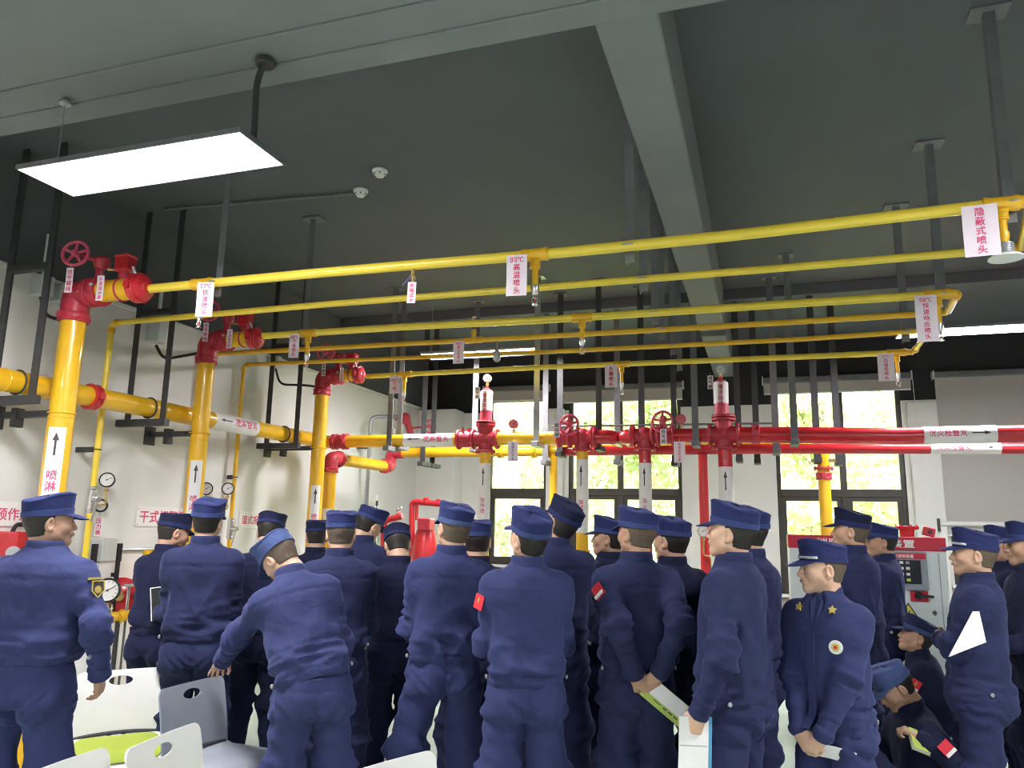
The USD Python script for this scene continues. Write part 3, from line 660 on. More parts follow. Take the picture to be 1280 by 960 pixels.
# wall arms for the risers
def wall_arm(y, z, x1, label, diag=True):
    t = thing('wall_bracket', label, 'bracket', (XL, y, z))
    obj('arm', bx(0, x1-XL-.09, -.022, .022, -.022, .022, .003), 'black_steel', t, False)
    obj('wall_plate', bx(0, .012, -.06, .06, -.09, .07, .002), 'black_steel', t, False)
    obj('clip', [bx(.18, .23, -.034, .034, -.085, .045, .003)], 'black_steel', t, False)
    obj('clamp_ring', torus((x1-XL, 0, 0), (0, 0, 1), .083, .006, 26, 6), 'yellow_paint', t)
    obj('fork', [bar((x1-XL-.13, s*.02, 0), (x1-XL-.02, s*.075, 0), .016, .03) for s in (-1, 1)], 'black_steel', t, False)
wall_arm(Y1-.03, 2.27, -4.45, 'black wall bracket holding the nearest riser, below the main pipe')
wall_arm(Y3-.02, 2.30, -4.52, 'black wall bracket holding the middle riser, below the main pipe')
wall_arm(Y6-.12, 2.34, -4.42, 'black wall bracket holding the farthest riser, below the main pipe')

# ---- main pipe along the left wall and the front manifold
MX, MY, MZ = -4.70, 7.50, 2.465
MR = .080
tmain = thing('main_pipe', 'thick yellow main pipe running along the left wall at head height plus', 'pipe', (MX, 2.6, MZ))
wobj('pipe', tube([(MX, YF, MZ), (MX, MY-.12, MZ)], .075, 26), 'yellow_paint', tmain)
wobj('weld_ring', [torus((MX, q, MZ), (0, 1, 0), .075, .004, 26, 6) for q in (3.62, 5.0, 6.72)], 'yellow_paint', tmain)
pipe_label(tmain, (MX, 5.92, MZ), (0, 1, 0), .075, .62, '喷淋管网', -1, False, (1, -.15, .12))
t = thing('pipe_coupling', 'red coupling ring on the yellow main pipe between the nearest and middle risers', 'coupling', (MX, 4.30, MZ)); wobj('ring', coupling((MX, 4.32, MZ), (0, 1, 0), .075, .07), 'red_paint', t)
tm2 = thing('manifold_pipe', 'yellow manifold pipe with a label and arrow, left half of the front row', 'pipe', (MX, MY, MZ))
Rm = .068
pe = aty(575, 552, MY); zr = MZ
wobj('corner_elbow', tube(fillet([(MX, MY-.14, MZ), (MX, MY, MZ), (MX+.3, MY, MZ)], .14, 8), .073, 24), 'yellow_paint', tm2)
def mx(px, py=551): return aty(px, py, MY)[0]
wobj('pipe', tube([(MX+.25, MY, zr), (mx(578), MY, zr)], Rm, 24), 'yellow_paint', tm2)
pipe_label(tm2, (mx(537), MY, zr), (1, 0, 0), Rm, .58, '喷淋管网', -1, False, (-.1, -1, .12))
t = thing('pipe_coupling', 'red coupling ring on the yellow pipe at the corner above the red elbow', 'coupling', (mx(424), MY, zr)); wobj('ring', [coupling((mx(424)-.05, MY, zr), (1, 0, 0), Rm, .06), cyl((mx(424)-.05, MY, zr), (mx(424)+.07, MY, zr), Rm+.008, 24), coupling((mx(424)+.08, MY, zr), (1, 0, 0), Rm, .06)], 'red_cast', t)
tm3 = thing('manifold_pipe', 'yellow manifold pipe section in front of the narrow window', 'pipe', (mx(625), MY, zr)); wobj('pipe', tube([(mx(622), MY, zr), (mx(703), MY, zr)], Rm, 24), 'yellow_paint', tm3)
# red fittings of the manifold
def cross_fitting(px, R, label, up=True, z=zr, xw=.13):
    x = mx(px); t = thing('pipe_cross', label, 'pipe fitting', (x, MY, z))
    obj('fitting_body', [cyl((-xw, 0, 0), (xw, 0, 0), R+.008, 24), cyl((0, 0, -.14), (0, 0, .15 if up else 0), R+.008, 24), ball((0, 0, 0), R+.024, 2)], 'red_cast', t)
    obj('flange', flange((0, 0, -.13), (0, 0, 1), R), 'red_cast', t); obj('flange', flange((xw, 0, 0), (1, 0, 0), R), 'red_cast', t); obj('flange', flange((-xw, 0, 0), (1, 0, 0), R), 'red_cast', t)
    if up: obj('flange', [flange((0, 0, .145), (0, 0, 1), R), flange((0, 0, .175), (0, 0, 1), R)], 'red_cast', t)
    return t
cross_fitting(607, Rm, 'red cast cross fitting under the left red and white column')
t = thing('check_valve', 'red check valve left of the left cross fitting', 'valve', (mx(586), MY, zr)); obj('valve_body', [cyl((-.11, 0, 0), (.03, 0, 0), Rm+.014, 24, .005), flange((-.11, 0, 0), (1, 0, 0), Rm), ball((-.03, 0, .03), Rm*.9)], 'red_cast', t); obj('bolt', [cyl((-.05, -.05, .07), (-.05, -.05, .12), .012, 8), cyl((.0, .0, .08), (.0, 0, .115), .02, 8)], 'red_cast', t)
cross_fitting(728, Rm, 'red tee fitting above the yellow drop pipe in front of the middle window', False)
cross_fitting(806, Rm, 'red tee fitting above the left red drop pipe in front of the middle window', False)
cross_fitting(905, .075, 'red cast cross fitting under the right red and white column')
def manifold_valve(px, wheel_px, wheel_py, label, s=1):
    x = mx(px); t = thing('gate_valve', label, 'valve', (x, MY, zr)); w = aty(wheel_px, wheel_py, MY-.16)-t.loc
    obj('valve_body', [cyl((-.10, 0, 0), (.10, 0, 0), Rm+.010, 24), flange((-.10, 0, 0), (1, 0, 0), Rm, .02), flange((.10, 0, 0), (1, 0, 0), Rm, .02), cyl((0, 0, .0), (0, 0, .16), .030, 14), ball((0, 0, .16), .042)], 'red_cast', t)
    obj('valve_stem', cyl((0, 0, .16), w, .013, 10), 'red_cast', t)
    obj('handwheel', handwheel(w, (-.15, -1, .1), .098), 'wheel_red', t)
manifold_valve(711, 711, 531, 'red manifold valve with a handwheel and a tilted tag, right of the narrow window')
manifold_valve(829, 828, 527, 'red manifold valve with a large open handwheel in front of the middle window')
# red pipe bodies in the front row
t = thing('red_pipe', 'short red elbow pipe turning back behind the yellow drop pipe', 'pipe', (mx(745), MY, zr)); wobj('pipe', [tube(fillet([(mx(738), MY, zr), (mx(764), MY, zr), (mx(764)+.02, MY+.4, zr)], .10, 8), Rm+.004, 22), flange((mx(741), MY, zr), (1, 0, 0), Rm)], 'red_paint', t)
t = thing('red_pipe', 'short red elbow pipe at the left end of the red manifold', 'pipe', (mx(790), MY, zr)); wobj('pipe', [tube(fillet([(mx(780), MY+.4, zr), (mx(780), MY, zr), (mx(800), MY, zr)], .10, 8), Rm+.004, 22), flange((mx(792), MY, zr), (1, 0, 0), Rm)], 'red_paint', t)
t = thing('red_pipe', 'dark red manifold pipe between the open handwheel valve and the right cross fitting', 'pipe', (mx(860), MY, zr)); wobj('pipe', tube([(mx(835), MY, zr), (mx(895), MY, zr)], Rm, 24), 'red_paint', t)
tr = thing('red_pipe', 'long thick red hydrant pipe running to the right edge with a white label', 'pipe', (mx(920), MY, zr))
zR = [np.array(q) for q in ((mx(915), MY, zr), (mx(1120), MY, aty(1120, 545, MY)[2]), (mx(1285)+.4, MY, aty(1285, 542, MY)[2]))]
zR.append(zR[2]+(zR[2]-zR[1])*(XR-zR[2][0])/(zR[2][0]-zR[1][0])); wobj('pipe', tube(zR, .075, 24), 'red_paint', tr); wobj('coupling_ring', coupling((mx(945), MY, zr), (1, 0, 0), .075, .07), 'red_cast', tr)
pipe_label(tr, (mx(1199), MY, aty(1199, 543.5, MY)[2]), (zR[2][0]-zR[1][0], 0, zR[2][2]-zR[1][2]), .075, .56, '消火栓管网', 1, False, (.1, -1, .12), 'pink_ink')
YR2 = 8.10
tr2 = thing('red_pipe', 'thinner red hydrant pipe directly behind and below the thick red one', 'pipe', aty(800, 560, YR2))
q0, q1, q2 = aty(700, 557, YR2), aty(960, 561, YR2), aty(1290, 560.5, YR2)
wobj('pipe', tube([q0*[1, 1, 0]+[0, 0, q1[2]], q1, q2+(q2-q1)*(XR-q2[0])/(q2[0]-q1[0])], .050, 20), 'red_paint', tr2)
pipe_label(tr2, aty(1206, 560.5, YR2), q2-q1, .050, .58, '消火栓管网', 1, False, (.1, -1, .12), 'pink_ink')
YB2 = 8.55
zb = aty(720, 563, YB2)[2]
tb = thing('manifold_pipe', 'yellow pipe of the rear row, behind and below the front manifold', 'pipe', aty(500, 565, YB2))
xe = aty(1033, 567, YB2)[0]
wobj('pipe', tube([(-4.28, YB2, zb), (xe, YB2, zb)], .062, 22), 'yellow_paint', tb)
[wobj('coupling_ring', coupling((aty(q, 563, YB2)[0], YB2, zb), (1, 0, 0), .062, .06), 'yellow_paint', tb) for q in (626, 668, 685)]
# corner offset: riser, elbow, stub going back, drop elbow
t = thing('riser_pipe', 'short yellow riser in the corner with a red elbow below the main pipe', 'pipe', (-4.45, 7.25, 0))
zq = 2.26
obj('pipe', cyl((0, 0, 0), (0, 0, zq-.12), .070, 24), 'yellow_paint', t)
obj('elbow', [tube(fillet([(0, 0, zq-.14), (0, 0, zq), (0, .16, zq)], .12, 8), .078, 22), coupling((0, 0, zq-.13), (0, 0, 1), .07, .05), coupling((0, .15, zq), (0, 1, 0), .07, .05)], 'red_cast', t)
obj('stub_pipe', cyl((0, .15, zq), (0.05, YB2-7.25-.1, zq), .066, 22), 'yellow_paint', t)
obj('drop_elbow', [tube(fillet([(.05, YB2-7.25-.14, zq), (.05, YB2-7.25, zq), (.05, YB2-7.25, zb), (.22, YB2-7.25, zb)], .10, 8), .072, 22), coupling((.05, YB2-7.25-.15, zq), (0, 1, 0), .066, .05)], 'red_cast', t)
pipe_label(t, (-4.45, 7.25, 1.55), (0, 0, 1), .070, .34, '喷淋', 1, True, (.55, -1, 0), 'pink_ink', .8)
# drops from the manifold
def drop_pipe(px, R, mname, label, y=MY, z1=None, lab=None, top=None, zbot=.0, labz=1.98, labl=.56):
    x = aty(px, 560, y)[0]; z1 = zr if z1 is None else z1
    t = thing('drop_pipe', label, 'pipe', (x, y, zbot))
    obj('pipe', cyl((0, 0, 0), (0, 0, z1-zbot-.10), R, 22), mname, t)
    obj('floor_flange', flange((0, 0, .011), (0, 0, 1), R), 'red_cast', t)
    if lab: pipe_label(t, (x, y, labz), (0, 0, 1), R, labl, lab, 1, True, (.0, -1, 0), 'pink_ink')
    return t
drop_pipe(607, .058, 'yellow_paint', 'yellow drop pipe with an arrow label below the left cross fitting', lab='预作用', labz=1.90, labl=.62)
t = drop_pipe(728, .060, 'yellow_paint', 'yellow drop pipe with an arrow label, left half of the middle window', lab='湿式系统', labz=1.88, labl=.72)
obj('coupling_ring', coupling((0, 0, 1.33), (0, 0, 1), .06, .06), 'yellow_paint', t)
drop_pipe(806, .060, 'red_paint', 'left red drop pipe with a white label in front of the middle window', lab='消火栓', labz=1.90, labl=.60)
drop_pipe(906, .068, 'red_paint', 'right red drop pipe with a white label below the right cross fitting', lab='消火栓', labz=1.86, labl=.60)
drop_pipe(692, .045, 'yellow_paint', 'thin yellow drop pipe on the pier between the narrow and middle windows', y=YB2, z1=zb+.05)
drop_pipe(878, .048, 'red_paint', 'thin dark red drop pipe with a gauge left of the right cross fitting', y=YR2, z1=q1[2]+.05)
t = drop_pipe(1028, .060, 'yellow_paint', 'yellow drop pipe with a red top coupling behind the control cabinet', y=YB2, z1=zb+.06)
obj('top_coupling', [coupling((0, 0, zb-.30), (0, 0, 1), .06, .07), flange((0, 0, zb-.22), (0, 0, 1), .06)], 'red_cast', t)
obj('valve_bits', [ball((0, 0, zb-.14), .06), cyl((-.12, -.02, zb-.14), (.12, -.02, zb-.14), .018, 10)], 'brass', t)
# red/white columns
def column(px, yt, yw, yb, label, R=.062):
    x = mx(px); z0 = zr+.19; zt = aty(px, yt, MY)[2]; zw = aty(px, yw, MY)[2]
    t = thing('surge_column', label, 'pipe column', (x, MY, z0))
    obj('red_section', cyl((0, 0, 0), (0, 0, zw-z0), R, 24), 'wheel_red', t)
    obj('white_sleeve', cyl((0, 0, zw-z0), (0, 0, zt-z0), R+.004, 24, .004), 'white_label', t)
    obj('cap', lathe([(0, R-.01), (.015, R-.012), (.03, .02), (.05, .018), (.052, 0)], (0, 0, zt-z0), (0, 0, 1), 22), 'red_paint', t)
    g = text2d(['水', '锤', '消', '除', '器'], .05, True); m = extr(g.simplify(.001), .0008, (1, 0, 0), (0, 0, 1), (0, 0, 0)); v = np.array(m.vertices)
    a = v[:, 0]/(R+.006); m.vertices = np.stack([np.sin(a)*(R+.006), -np.cos(a)*(R+.006), v[:, 2]+(zw+zt)/2-z0], 1); obj('lettering', m, 'pink_ink', t, False)
    return t, zt
tc, zt = column(607, 489, 514, 533, 'red column with a white sleeve and a round gauge on top, left of the two')
g = thing('pressure_gauge', 'white pressure gauge on top of the left red and white column', 'gauge', (mx(607), MY, zt+.14)); gauge_parts(g, (0, 0, 0), (0, -1, .05), .042, .05, 'galvanised')
paper_tag((mx(599), MY-.09, zt+.03), .055, .125, ['排', '气', '阀'], 'small tag on the left red and white column', ink='dark_ink', yaw=.2)
tc, zt = column(903, 478, 505, 528, 'taller red column with a white sleeve, right of the two', .066)
g = thing('pressure_gauge', 'white pressure gauge on top of the right red and white column', 'gauge', (mx(903), MY, zt+.13)); gauge_parts(g, (0, 0, 0), (0, -1, .05), .042, .05, 'galvanised')
paper_tag((mx(891), MY-.09, zt+.055), .055, .135, ['排', '气', '阀'], 'small tilted tag on the right red and white column', ink='dark_ink', tilt=.15)
def red_gauge(px, py, label, R=.046):
    c = aty(px, py, MY-.02); g = thing('pressure_gauge', label, 'gauge', c); gauge_parts(g, (0, 0, 0), (0, -1, .05), R, max(.03, c[2]-zr-R-Rm), 'wheel_red', 'dial_red')
red_gauge(642, 530, 'red-faced pressure gauge on the yellow manifold in front of the narrow window')
red_gauge(851, 524, 'red-faced pressure gauge on the dark red manifold right of the open handwheel')
paper_tag(aty(641, 552, MY-.10), .105, .20, ['电', '接', '点', '压', '力', '表'], 'tag with blue lettering hanging on the yellow manifold in front of the narrow window', ink='blue_ink', back=.04)
paper_tag(aty(849, 552, MY-.10), .105, .20, ['电', '接', '点', '压', '力', '表'], 'tag hanging on the dark red manifold in front of the middle window', ink='pink_ink', back=.04)
paper_tag(aty(829, 536, MY-.20), .06, .145, ['信', '号', '阀'], 'small dark-lettered tag below the open handwheel', ink='dark_ink', back=.03, hook=.05)
paper_tag(aty(696, 528, MY-.20), .06, .15, ['信', '号', '阀'], 'tilted tag left of the handwheel beside the narrow window', ink='dark_ink', yaw=.2)
t = thing('pressure_gauge', 'white gauge on the thin dark red drop pipe at head height', 'gauge', aty(879, 664, YR2-.10)); gauge_parts(t, (0, 0, 0), (0, -1, .0), .055, .10, 'galvanised')
obj('siphon', tube(fillet([(0, .012, -.15), (0, .012, -.24), (.06, .05, -.24), (.06, .10, -.40)], .03), .009, 8), 'brass', t)

# ---- hanging frames of angle steel
def left_frame(y, label, xa=-4.88, xb=-4.53, zb_=2.36, zx=3.26, tw=.055):
    t = thing('hanging_frame', label, 'pipe frame', (xa, y, zb_)); d = xb-xa
    obj('post', angle_bar((0, 0, -.02), (0, 0, ZC-zb_), tw, .007, (0, 1, 0)), 'black_steel', t, False); obj('post', angle_bar((d, 0, -.02), (d, 0, ZC-zb_), tw, .007, (0, 1, 0)), 'black_steel', t, False)
    obj('cross_bar', bx(0, d, -.03, .022, zx-zb_-.025, zx-zb_+.025, .003), 'black_steel', t, False)
    obj('bottom_bar', bx(-.12, d+.03, -.03, .025, -.045, .012, .003), 'black_steel', t, False)
    obj('saddle_ring', torus((MX-xa, 0, MZ-zb_), (0, 1, 0), .081, .007, 24, 6), 'black_steel', t)
left_frame(3.72, 'black hanging frame of two posts holding the main pipe left of the nearest riser')
left_frame(4.88, 'black hanging frame holding the main pipe between the nearest and middle risers')
left_frame(6.72, 'black hanging frame holding the main pipe beside the farthest riser', zx=3.4)
def post(px, y, zlow, label, w=.055, mname='black_steel', ptop=ZC):
    x = aty(px, 480, y)[0]; t = thing('hanger_post', label, 'hanger post', (x, y, zlow))
    obj('post', angle_bar((0, 0, 0), (0, 0, ptop-zlow), w, .007, (0, 1, 0)), mname, t, False)
    obj('ceiling_plate', bx(-.07, .07, -.06, .06, ptop-zlow-.012, ptop-zlow, .003), mname, t, False)
    obj('foot_bar', bx(-.035, .035, -.10, .16, -.02, .03, .003), mname, t, False)
def between(a): return a
spec = [(491, 7.36, 2.36, 'grey_steel', 'grey hanger post, left of the pair beside the gooseneck valve'), (503, 7.64, 2.40, 'grey_steel', 'grey hanger post, right of the pair beside the gooseneck valve'),
        (533, 8.42, 2.28, 'black_steel', 'thin dark hanger post in front of the corner'), (545, 8.70, 2.28, 'black_steel', 'dark hanger post just right of the corner'),
        (596, 8.05, 2.40, 'grey_steel', 'grey hanger post left of the left red and white column'), (672, 7.38, 2.38, 'galvanised', 'bright galvanised hanger post right of the narrow window'),
        (683, 8.40, 2.28, 'grey_steel', 'grey hanger post on the pier right of the bright one'), (701, 8.02, 2.34, 'black_steel', 'dark hanger post at the left edge of the middle window'),
        (749, 7.64, 2.36, 'black_steel', 'dark hanger post in front of the left part of the middle window'), (772, 8.42, 2.28, 'grey_steel', 'thin grey hanger post at the middle of the middle window'),
        (802, 8.02, 2.34, 'black_steel', 'dark hanger post in front of the right part of the middle window'), (842, 8.70, 2.28, 'black_steel', 'broad dark hanger post at the right edge of the middle window'),
        (868, 7.36, 2.36, 'grey_steel', 'grey hanger post left of the right red and white column'), (921, 8.45, 2.30, 'black_steel', 'dark hanger post right of the right red and white column'),
        (943, 8.70, 2.30, 'black_steel', 'dark hanger post on the white wall right of the right column'), (967, 8.00, 2.34, 'grey_steel', 'grey hanger post at the left edge of the cabinet window'),
        (990, 7.36, 2.36, 'grey_steel', 'grey hanger post holding the red pipes in front of the cabinet window'), (1017, 8.40, 2.28, 'black_steel', 'dark hanger post left of the mullion of the cabinet window'),
        (1043, 8.70, 2.28, 'black_steel', 'dark hanger post just right of the yellow drop pipe behind the cabinet')]
for px, y, z, m_, lab in spec: post(px, y, z, lab, .06 if y < 8 else .065, m_)

# ---- gooseneck and dark red valve on the left wall near the corner
t = thing('test_valve', 'dark red valve with a small handwheel on a grey gooseneck by the left wall', 'valve', (-4.70, 8.95, 2.92))
gp = [(-.17, -.1, -2.92), (-.17, -.1, .02), (.0, .1, .05), (.10, .25, .05)]
obj('wall_clip', [bx(-.35, -.15, -.115, -.085, q, q+.03) for q in (-.4,)], 'black_steel', t, False); obj('gooseneck', tube(fillet(gp, .10, 6), .026, 14), 'galvanised', t)
obj('valve_body', [cyl((.05, .2, .06), (.18, .32, .0), .055, 16, .01), cyl((.15, .3, .03), (.22, .36, -.22), .045, 16), flange((.22, .36, -.22), (.1, .1, -1), .045), ball((.14, .28, .05), .07)], 'red_cast', t)
obj('valve_stem', cyl((.20, .34, -.08), (.40, .46, -.05), .015, 10), 'red_cast', t)
obj('handwheel', handwheel((.42, .47, -.05), (.6, -.8, .1), .085, 4), 'wheel_red', t)
paper_tag((-4.62, 8.99, 2.80), .09, .13, ['试', '验', '阀'], 'small tag under the dark red gooseneck valve', ink='dark_ink')

# ---- white junction boxes with black cables
def jbox(px, py, y, label, cable, s=(.11, .06, .16)):
    p = atx(px, py, XL+.06); t = thing('junction_box', label, 'junction box', p)
    obj('box', bx(-.06, .05, -s[0]/2, s[0]/2, -s[2]/2, s[2]/2, .01), 'box_plastic', t); obj('lid', bx(.05, .062, -s[0]/2+.006, s[0]/2-.006, -s[2]/2+.006, s[2]/2-.006, .004), 'box_plastic', t)
    obj('cable', tube(fillet([np.array(c)-p for c in cable], .08, 6), .013, 8), 'black_rubber', t)
    if s[2] > .15: obj('conduit', cyl((0, 0, s[2]/2), (0, 0, .4), .016, 10), 'white_plastic', t)
pA = atx(53, 358, XL+.06); pB = atx(78, 368, XL+.06); pC = atx(197, 412, XL+.06)
jbox(53, 358, 0, 'white junction box on the left wall by the nearest riser, left of the two', [pA+[.0, .0, -.08], pA+[.02, .03, -.22], pA+[.15, .2, -.24], (-4.62, 3.92, 3.0), (-4.40, 3.93, 3.12)])
jbox(78, 368, 0, 'white junction box on the left wall by the nearest riser, right of the two', [pB+[.0, .0, -.06], pB+[.1, .02, -.10], (-4.5, 3.98, 3.05), (-4.3, 3.94, 3.14)], (.11, .06, .14))
jbox(197, 412, 0, 'white junction box on the left wall with a black cable loop to the middle riser', [pC+[.0, .0, -.14], pC+[.05, .05, -.26], pC+[.3, .2, -.18], (-4.50, 5.36, 3.02), (-4.42, 5.33, 3.12)], (.11, .06, .24))
pD = atx(345, 455, XL+.05)
jbox(344, 452, 0, 'small white wall junction box with a black cable loop to the farthest riser', [pD+[.0, .0, -.05], pD+[.03, .05, -.22], pD+[.3, .15, -.22], (-4.5, 7.0, 3.0), (-4.4, 6.98, 3.1)], (.09, .05, .12))

# ---- gauges, signs and alarm valves on the left wall
def wall_gauge(px, py, R, label, stem=.10, ring=True, rr=None):
    p = atx(px, py, XL+.14); t = thing('pressure_gauge', label, 'gauge', p)
    gauge_parts(t, (0, 0, 0), (.55, -.8, .1), R, stem)
    obj('mount', tube(fillet([(0, .01, -R-stem), (0, .01, -R-stem-.04), (-.13, .01, -R-stem-.04)], .02), .009, 8), 'brass', t)
    return p
wall_gauge(134, 600, .055, 'black-rimmed white gauge on the left wall right of the nearest thin pipe')
wall_gauge(258, 611, .055, 'black-rimmed white gauge on the left wall, left of the pair by the middle riser')
wall_gauge(285, 611, .055, 'black-rimmed white gauge on the left wall, right of the pair by the middle riser')
def wall_sign(px, py, w, h, txt, label):
    p = atx(px, py, XL); t = thing('wall_sign', label, 'sign', p)
    obj('plate', bx(0, .012, -w/2, w/2, -h/2, h/2, .003), 'white_label', t)
    g = text2d(txt, 1.0); b = g.bounds; k = min(w*.88/(b[2]-b[0]), h*.7/(b[3]-b[1])); g = shapely.affinity.scale(g, k, k, origin=(0, 0))
    obj('lettering', extr(g.simplify(.001), .001, (0, 1, 0), (0, 0, 1), (.012, 0, 0)), 'pink_ink', t, False)
    obj('screw', [cyl((.010, s*(w/2-.02), u*(h/2-.02)), (.014, s*(w/2-.02), u*(h/2-.02)), .006, 8) for s in (-1, 1) for u in (-1, 1)], 'galvanised', t)
wall_sign(37, 643, .62, .17, '预作用报警阀', 'white wall sign with red lettering behind the leftmost man')
wall_sign(203, 646, .62, .17, '干式报警阀', 'white wall sign with red lettering left of the middle riser')
wall_sign(322, 650, .62, .17, '湿式报警阀组', 'white wall sign with red lettering between the middle and farthest risers')
for px, z, y, s in ((104, 1.72, Y2, 'nearest'), (245, 1.42, Y4, 'middle'), (291, 1.50, Y5, 'farthest')):
    xx = {4.56: b2, 5.82: b4, 6.35: b5}[y].pts[0]
    t = thing('test_cock', f'chrome test cock on the {s} thin yellow pipe at the left wall', 'valve', (xx[0], xx[1], z))
    obj('valve_body', [cyl((0, 0, -.10), (0, 0, .10), .032, 14, .006), torus((0, 0, .075), (0, 0, 1), .031, .006, 16, 6), torus((0, 0, -.075), (0, 0, 1), .031, .006, 16, 6), cyl((0, 0, 0), (.09, -.02, .0), .022, 12)], 'chrome', t)
    obj('lever', bar((.08, -.02, 0), (.05, -.03, -.16), .02, .008), 'galvanised', t)
for px, z, b in ((110, 2.1, b2), (250, 1.95, b4), (284, 2.0, b5)):
    xx = b.pts[0]; t = thing('wall_bracket', f'small black wall clip holding the {("nearest", "middle", "farthest")[(b2, b4, b5).index(b)]} thin yellow pipe', 'bracket', (XL, xx[1], z))
    obj('arm', bx(0, xx[0]-XL, -.012, .012, -.02, .02, .002), 'black_steel', t, False); obj('ring', torus((xx[0]-XL, 0, 0), (0, 0, 1), .027, .005, 18, 6), 'black_steel', t)
# ring-shaped gauge and tag between the thin pipe and the black-rimmed gauge
p = atx(126, 632, XL+.06); t = thing('indicator_ring', 'black ring-shaped indicator with a white tag on the left wall', 'indicator', p)
obj('ring', torus((0, 0, 0), (.7, -.7, 0), .045, .008, 24, 8), 'black_rubber', t); obj('stem', tube([(0, 0, -.045), (0, 0, -.2)], .006, 6), 'galvanised', t); obj('face', lathe([(0, .038), (.002, .038), (.0021, .001)], (0, 0, 0), (.7, -.7, 0), 20), 'dial_white', t)
paper_tag(atx(124, 647, XL+.10), .055, .14, ['压', '力', '表'], 'small tag below the ring-shaped indicator on the left wall', ink='red_ink', yaw=.6)
# pump box lower left
p = atx(25, 681, XL+.12); t = thing('pressure_switch', 'red pressure switch box with a round dial on the left wall behind the leftmost man', 'switch box', p)
obj('box', bx(-.12, .08, -.10, .10, -.08, .09, .012), 'red_paint', t); obj('dial', lathe([(0, .045), (.015, .045), (.016, .03), (.016, .0)], (.06, -.09, -.05), (.6, -.8, 0), 20), 'galvanised', t); obj('handle', tube(fillet([(0, -.07, .09), (0, -.05, .14), (0, .06, .14), (0, .08, .09)], .03), .014, 8), 'black_rubber', t)
t = thing('wall_conduit', 'thin horizontal white conduit along the left wall behind the leftmost man', 'conduit', (XL, 3.4, 1.32)); obj('conduit_pipe', cyl((.02, -.8, 0), (.02, 1.2, 0), .014, 8), 'white_plastic', t); obj('conduit_pipe', cyl((.02, -.8, -.08), (.02, 1.2, -.08), .014, 8), 'galvanised', t)
t = thing('wall_conduit', 'short thin grey conduit on the left wall left of the dark-clothed man', 'conduit', (XL, 5.3, 1.33)); obj('conduit_pipe', cyl((.02, -.35, 0), (.02, .35, 0), .012, 8), 'galvanised', t)
# alarm valve group seen between the leftmost men
p = atx(135, 738, XL+.35)
t = thing('alarm_gauge', 'large black-rimmed gauge on a chrome stand pipe low at the left', 'gauge', p); gauge_parts(t, (0, 0, 0), (.45, -.9, .1), .085, .06)
obj('stand_pipe', [cyl((0, .02, -.10), (0, .02, -.20), .030, 14, .006), cyl((0, .02, -.20), (.02, .02, -.42), .022, 12), torus((0, .02, -.13), (0, 0, 1), .03, .007, 16, 6), cyl((.02, .02, -.42), (.03, .02, -p[2]), .018, 12)], 'chrome', t)
p2 = atx(152, 744, XL+.14)
t = thing('water_alarm_gong', 'round red water alarm gong on the left wall behind the large gauge', 'gong', p2)
obj('gong', lathe([(.0, .02), (.0, .13), (.02, .14), (.03, .125), (.06, .08), (.07, .03), (.075, 0)], (0, 0, 0), (.55, -.8, 0), 30), 'red_paint', t); obj('shaft', cyl((-.14, .0, 0), (.04, -.05, 0), .02, 10), 'brass', t); obj('hub', cyl((.03, -.04, 0), (.06, -.085, 0), .035, 14), 'brass', t)
pe_ = atx(148, 771, XL+.30); pf = atx(172, 760, XL+.30)
t = thing('drain_pipe', 'yellow drain pipe elbow low between the leftmost man and the dark-clothed man', 'pipe', pe_)
obj('pipe', tube(fillet([(-.1, -.35, .03), (0.0, .0, 0), pf-pe_+[.0, .05, -.04], pf-pe_+[0, .05, .45]], .07, 6), .038, 16), 'yellow_paint', t); obj('coupling_ring', tee_collar(np.array([0, .02, -.0]), pf-pe_, .038, .06), 'yellow_paint', t); obj('leg', cyl((.0, .0, -.03), (0, 0, -pe_[2]), .018, 10), 'black_steel', t)
t = thing('air_line', 'white vertical equipment column with black hoses low on the left wall', 'equipment', atx(125, 722, XL+.10)); zz = -t.loc[2]
obj('column', bx(-.10, .05, -.06, .06, zz, .27, .008), 'white_plastic', t); obj('cap_block', bx(-.1, .07, -.075, .075, .12, .30, .01), 'box_plastic', t)
for s in (-1, 1): obj('hose', [cyl((.04, s*.12, -.35), (.04, s*.12, .12), .018, 10), cyl((.04, s*.12, .12), (.04, s*.12, .26), .024, 10), bx(-.1, .05, s*.12-.01, s*.12+.01, .0, .03)], 'black_rubber', t)
t = thing('test_pipe_stand', 'slim chrome stand pipe with a red valve knob low beside the dark-clothed man', 'pipe', atx(160, 745, XL+.30)); obj('pipe', [cyl((0, 0, -.17), (0, 0, .08), .012, 10), cyl((-.03, 0, .08), (.04, 0, .085), .014, 10)], 'chrome', t); obj('knob', [ball((.10, .16, .08), .05), cyl((.1, .16, .08), (-.3, .3, .08), .02, 10)], 'red_paint', t); obj('leg', cyl((0, 0, -.15), (0, 0, -t.loc[2]), .010, 8), 'chrome', t)
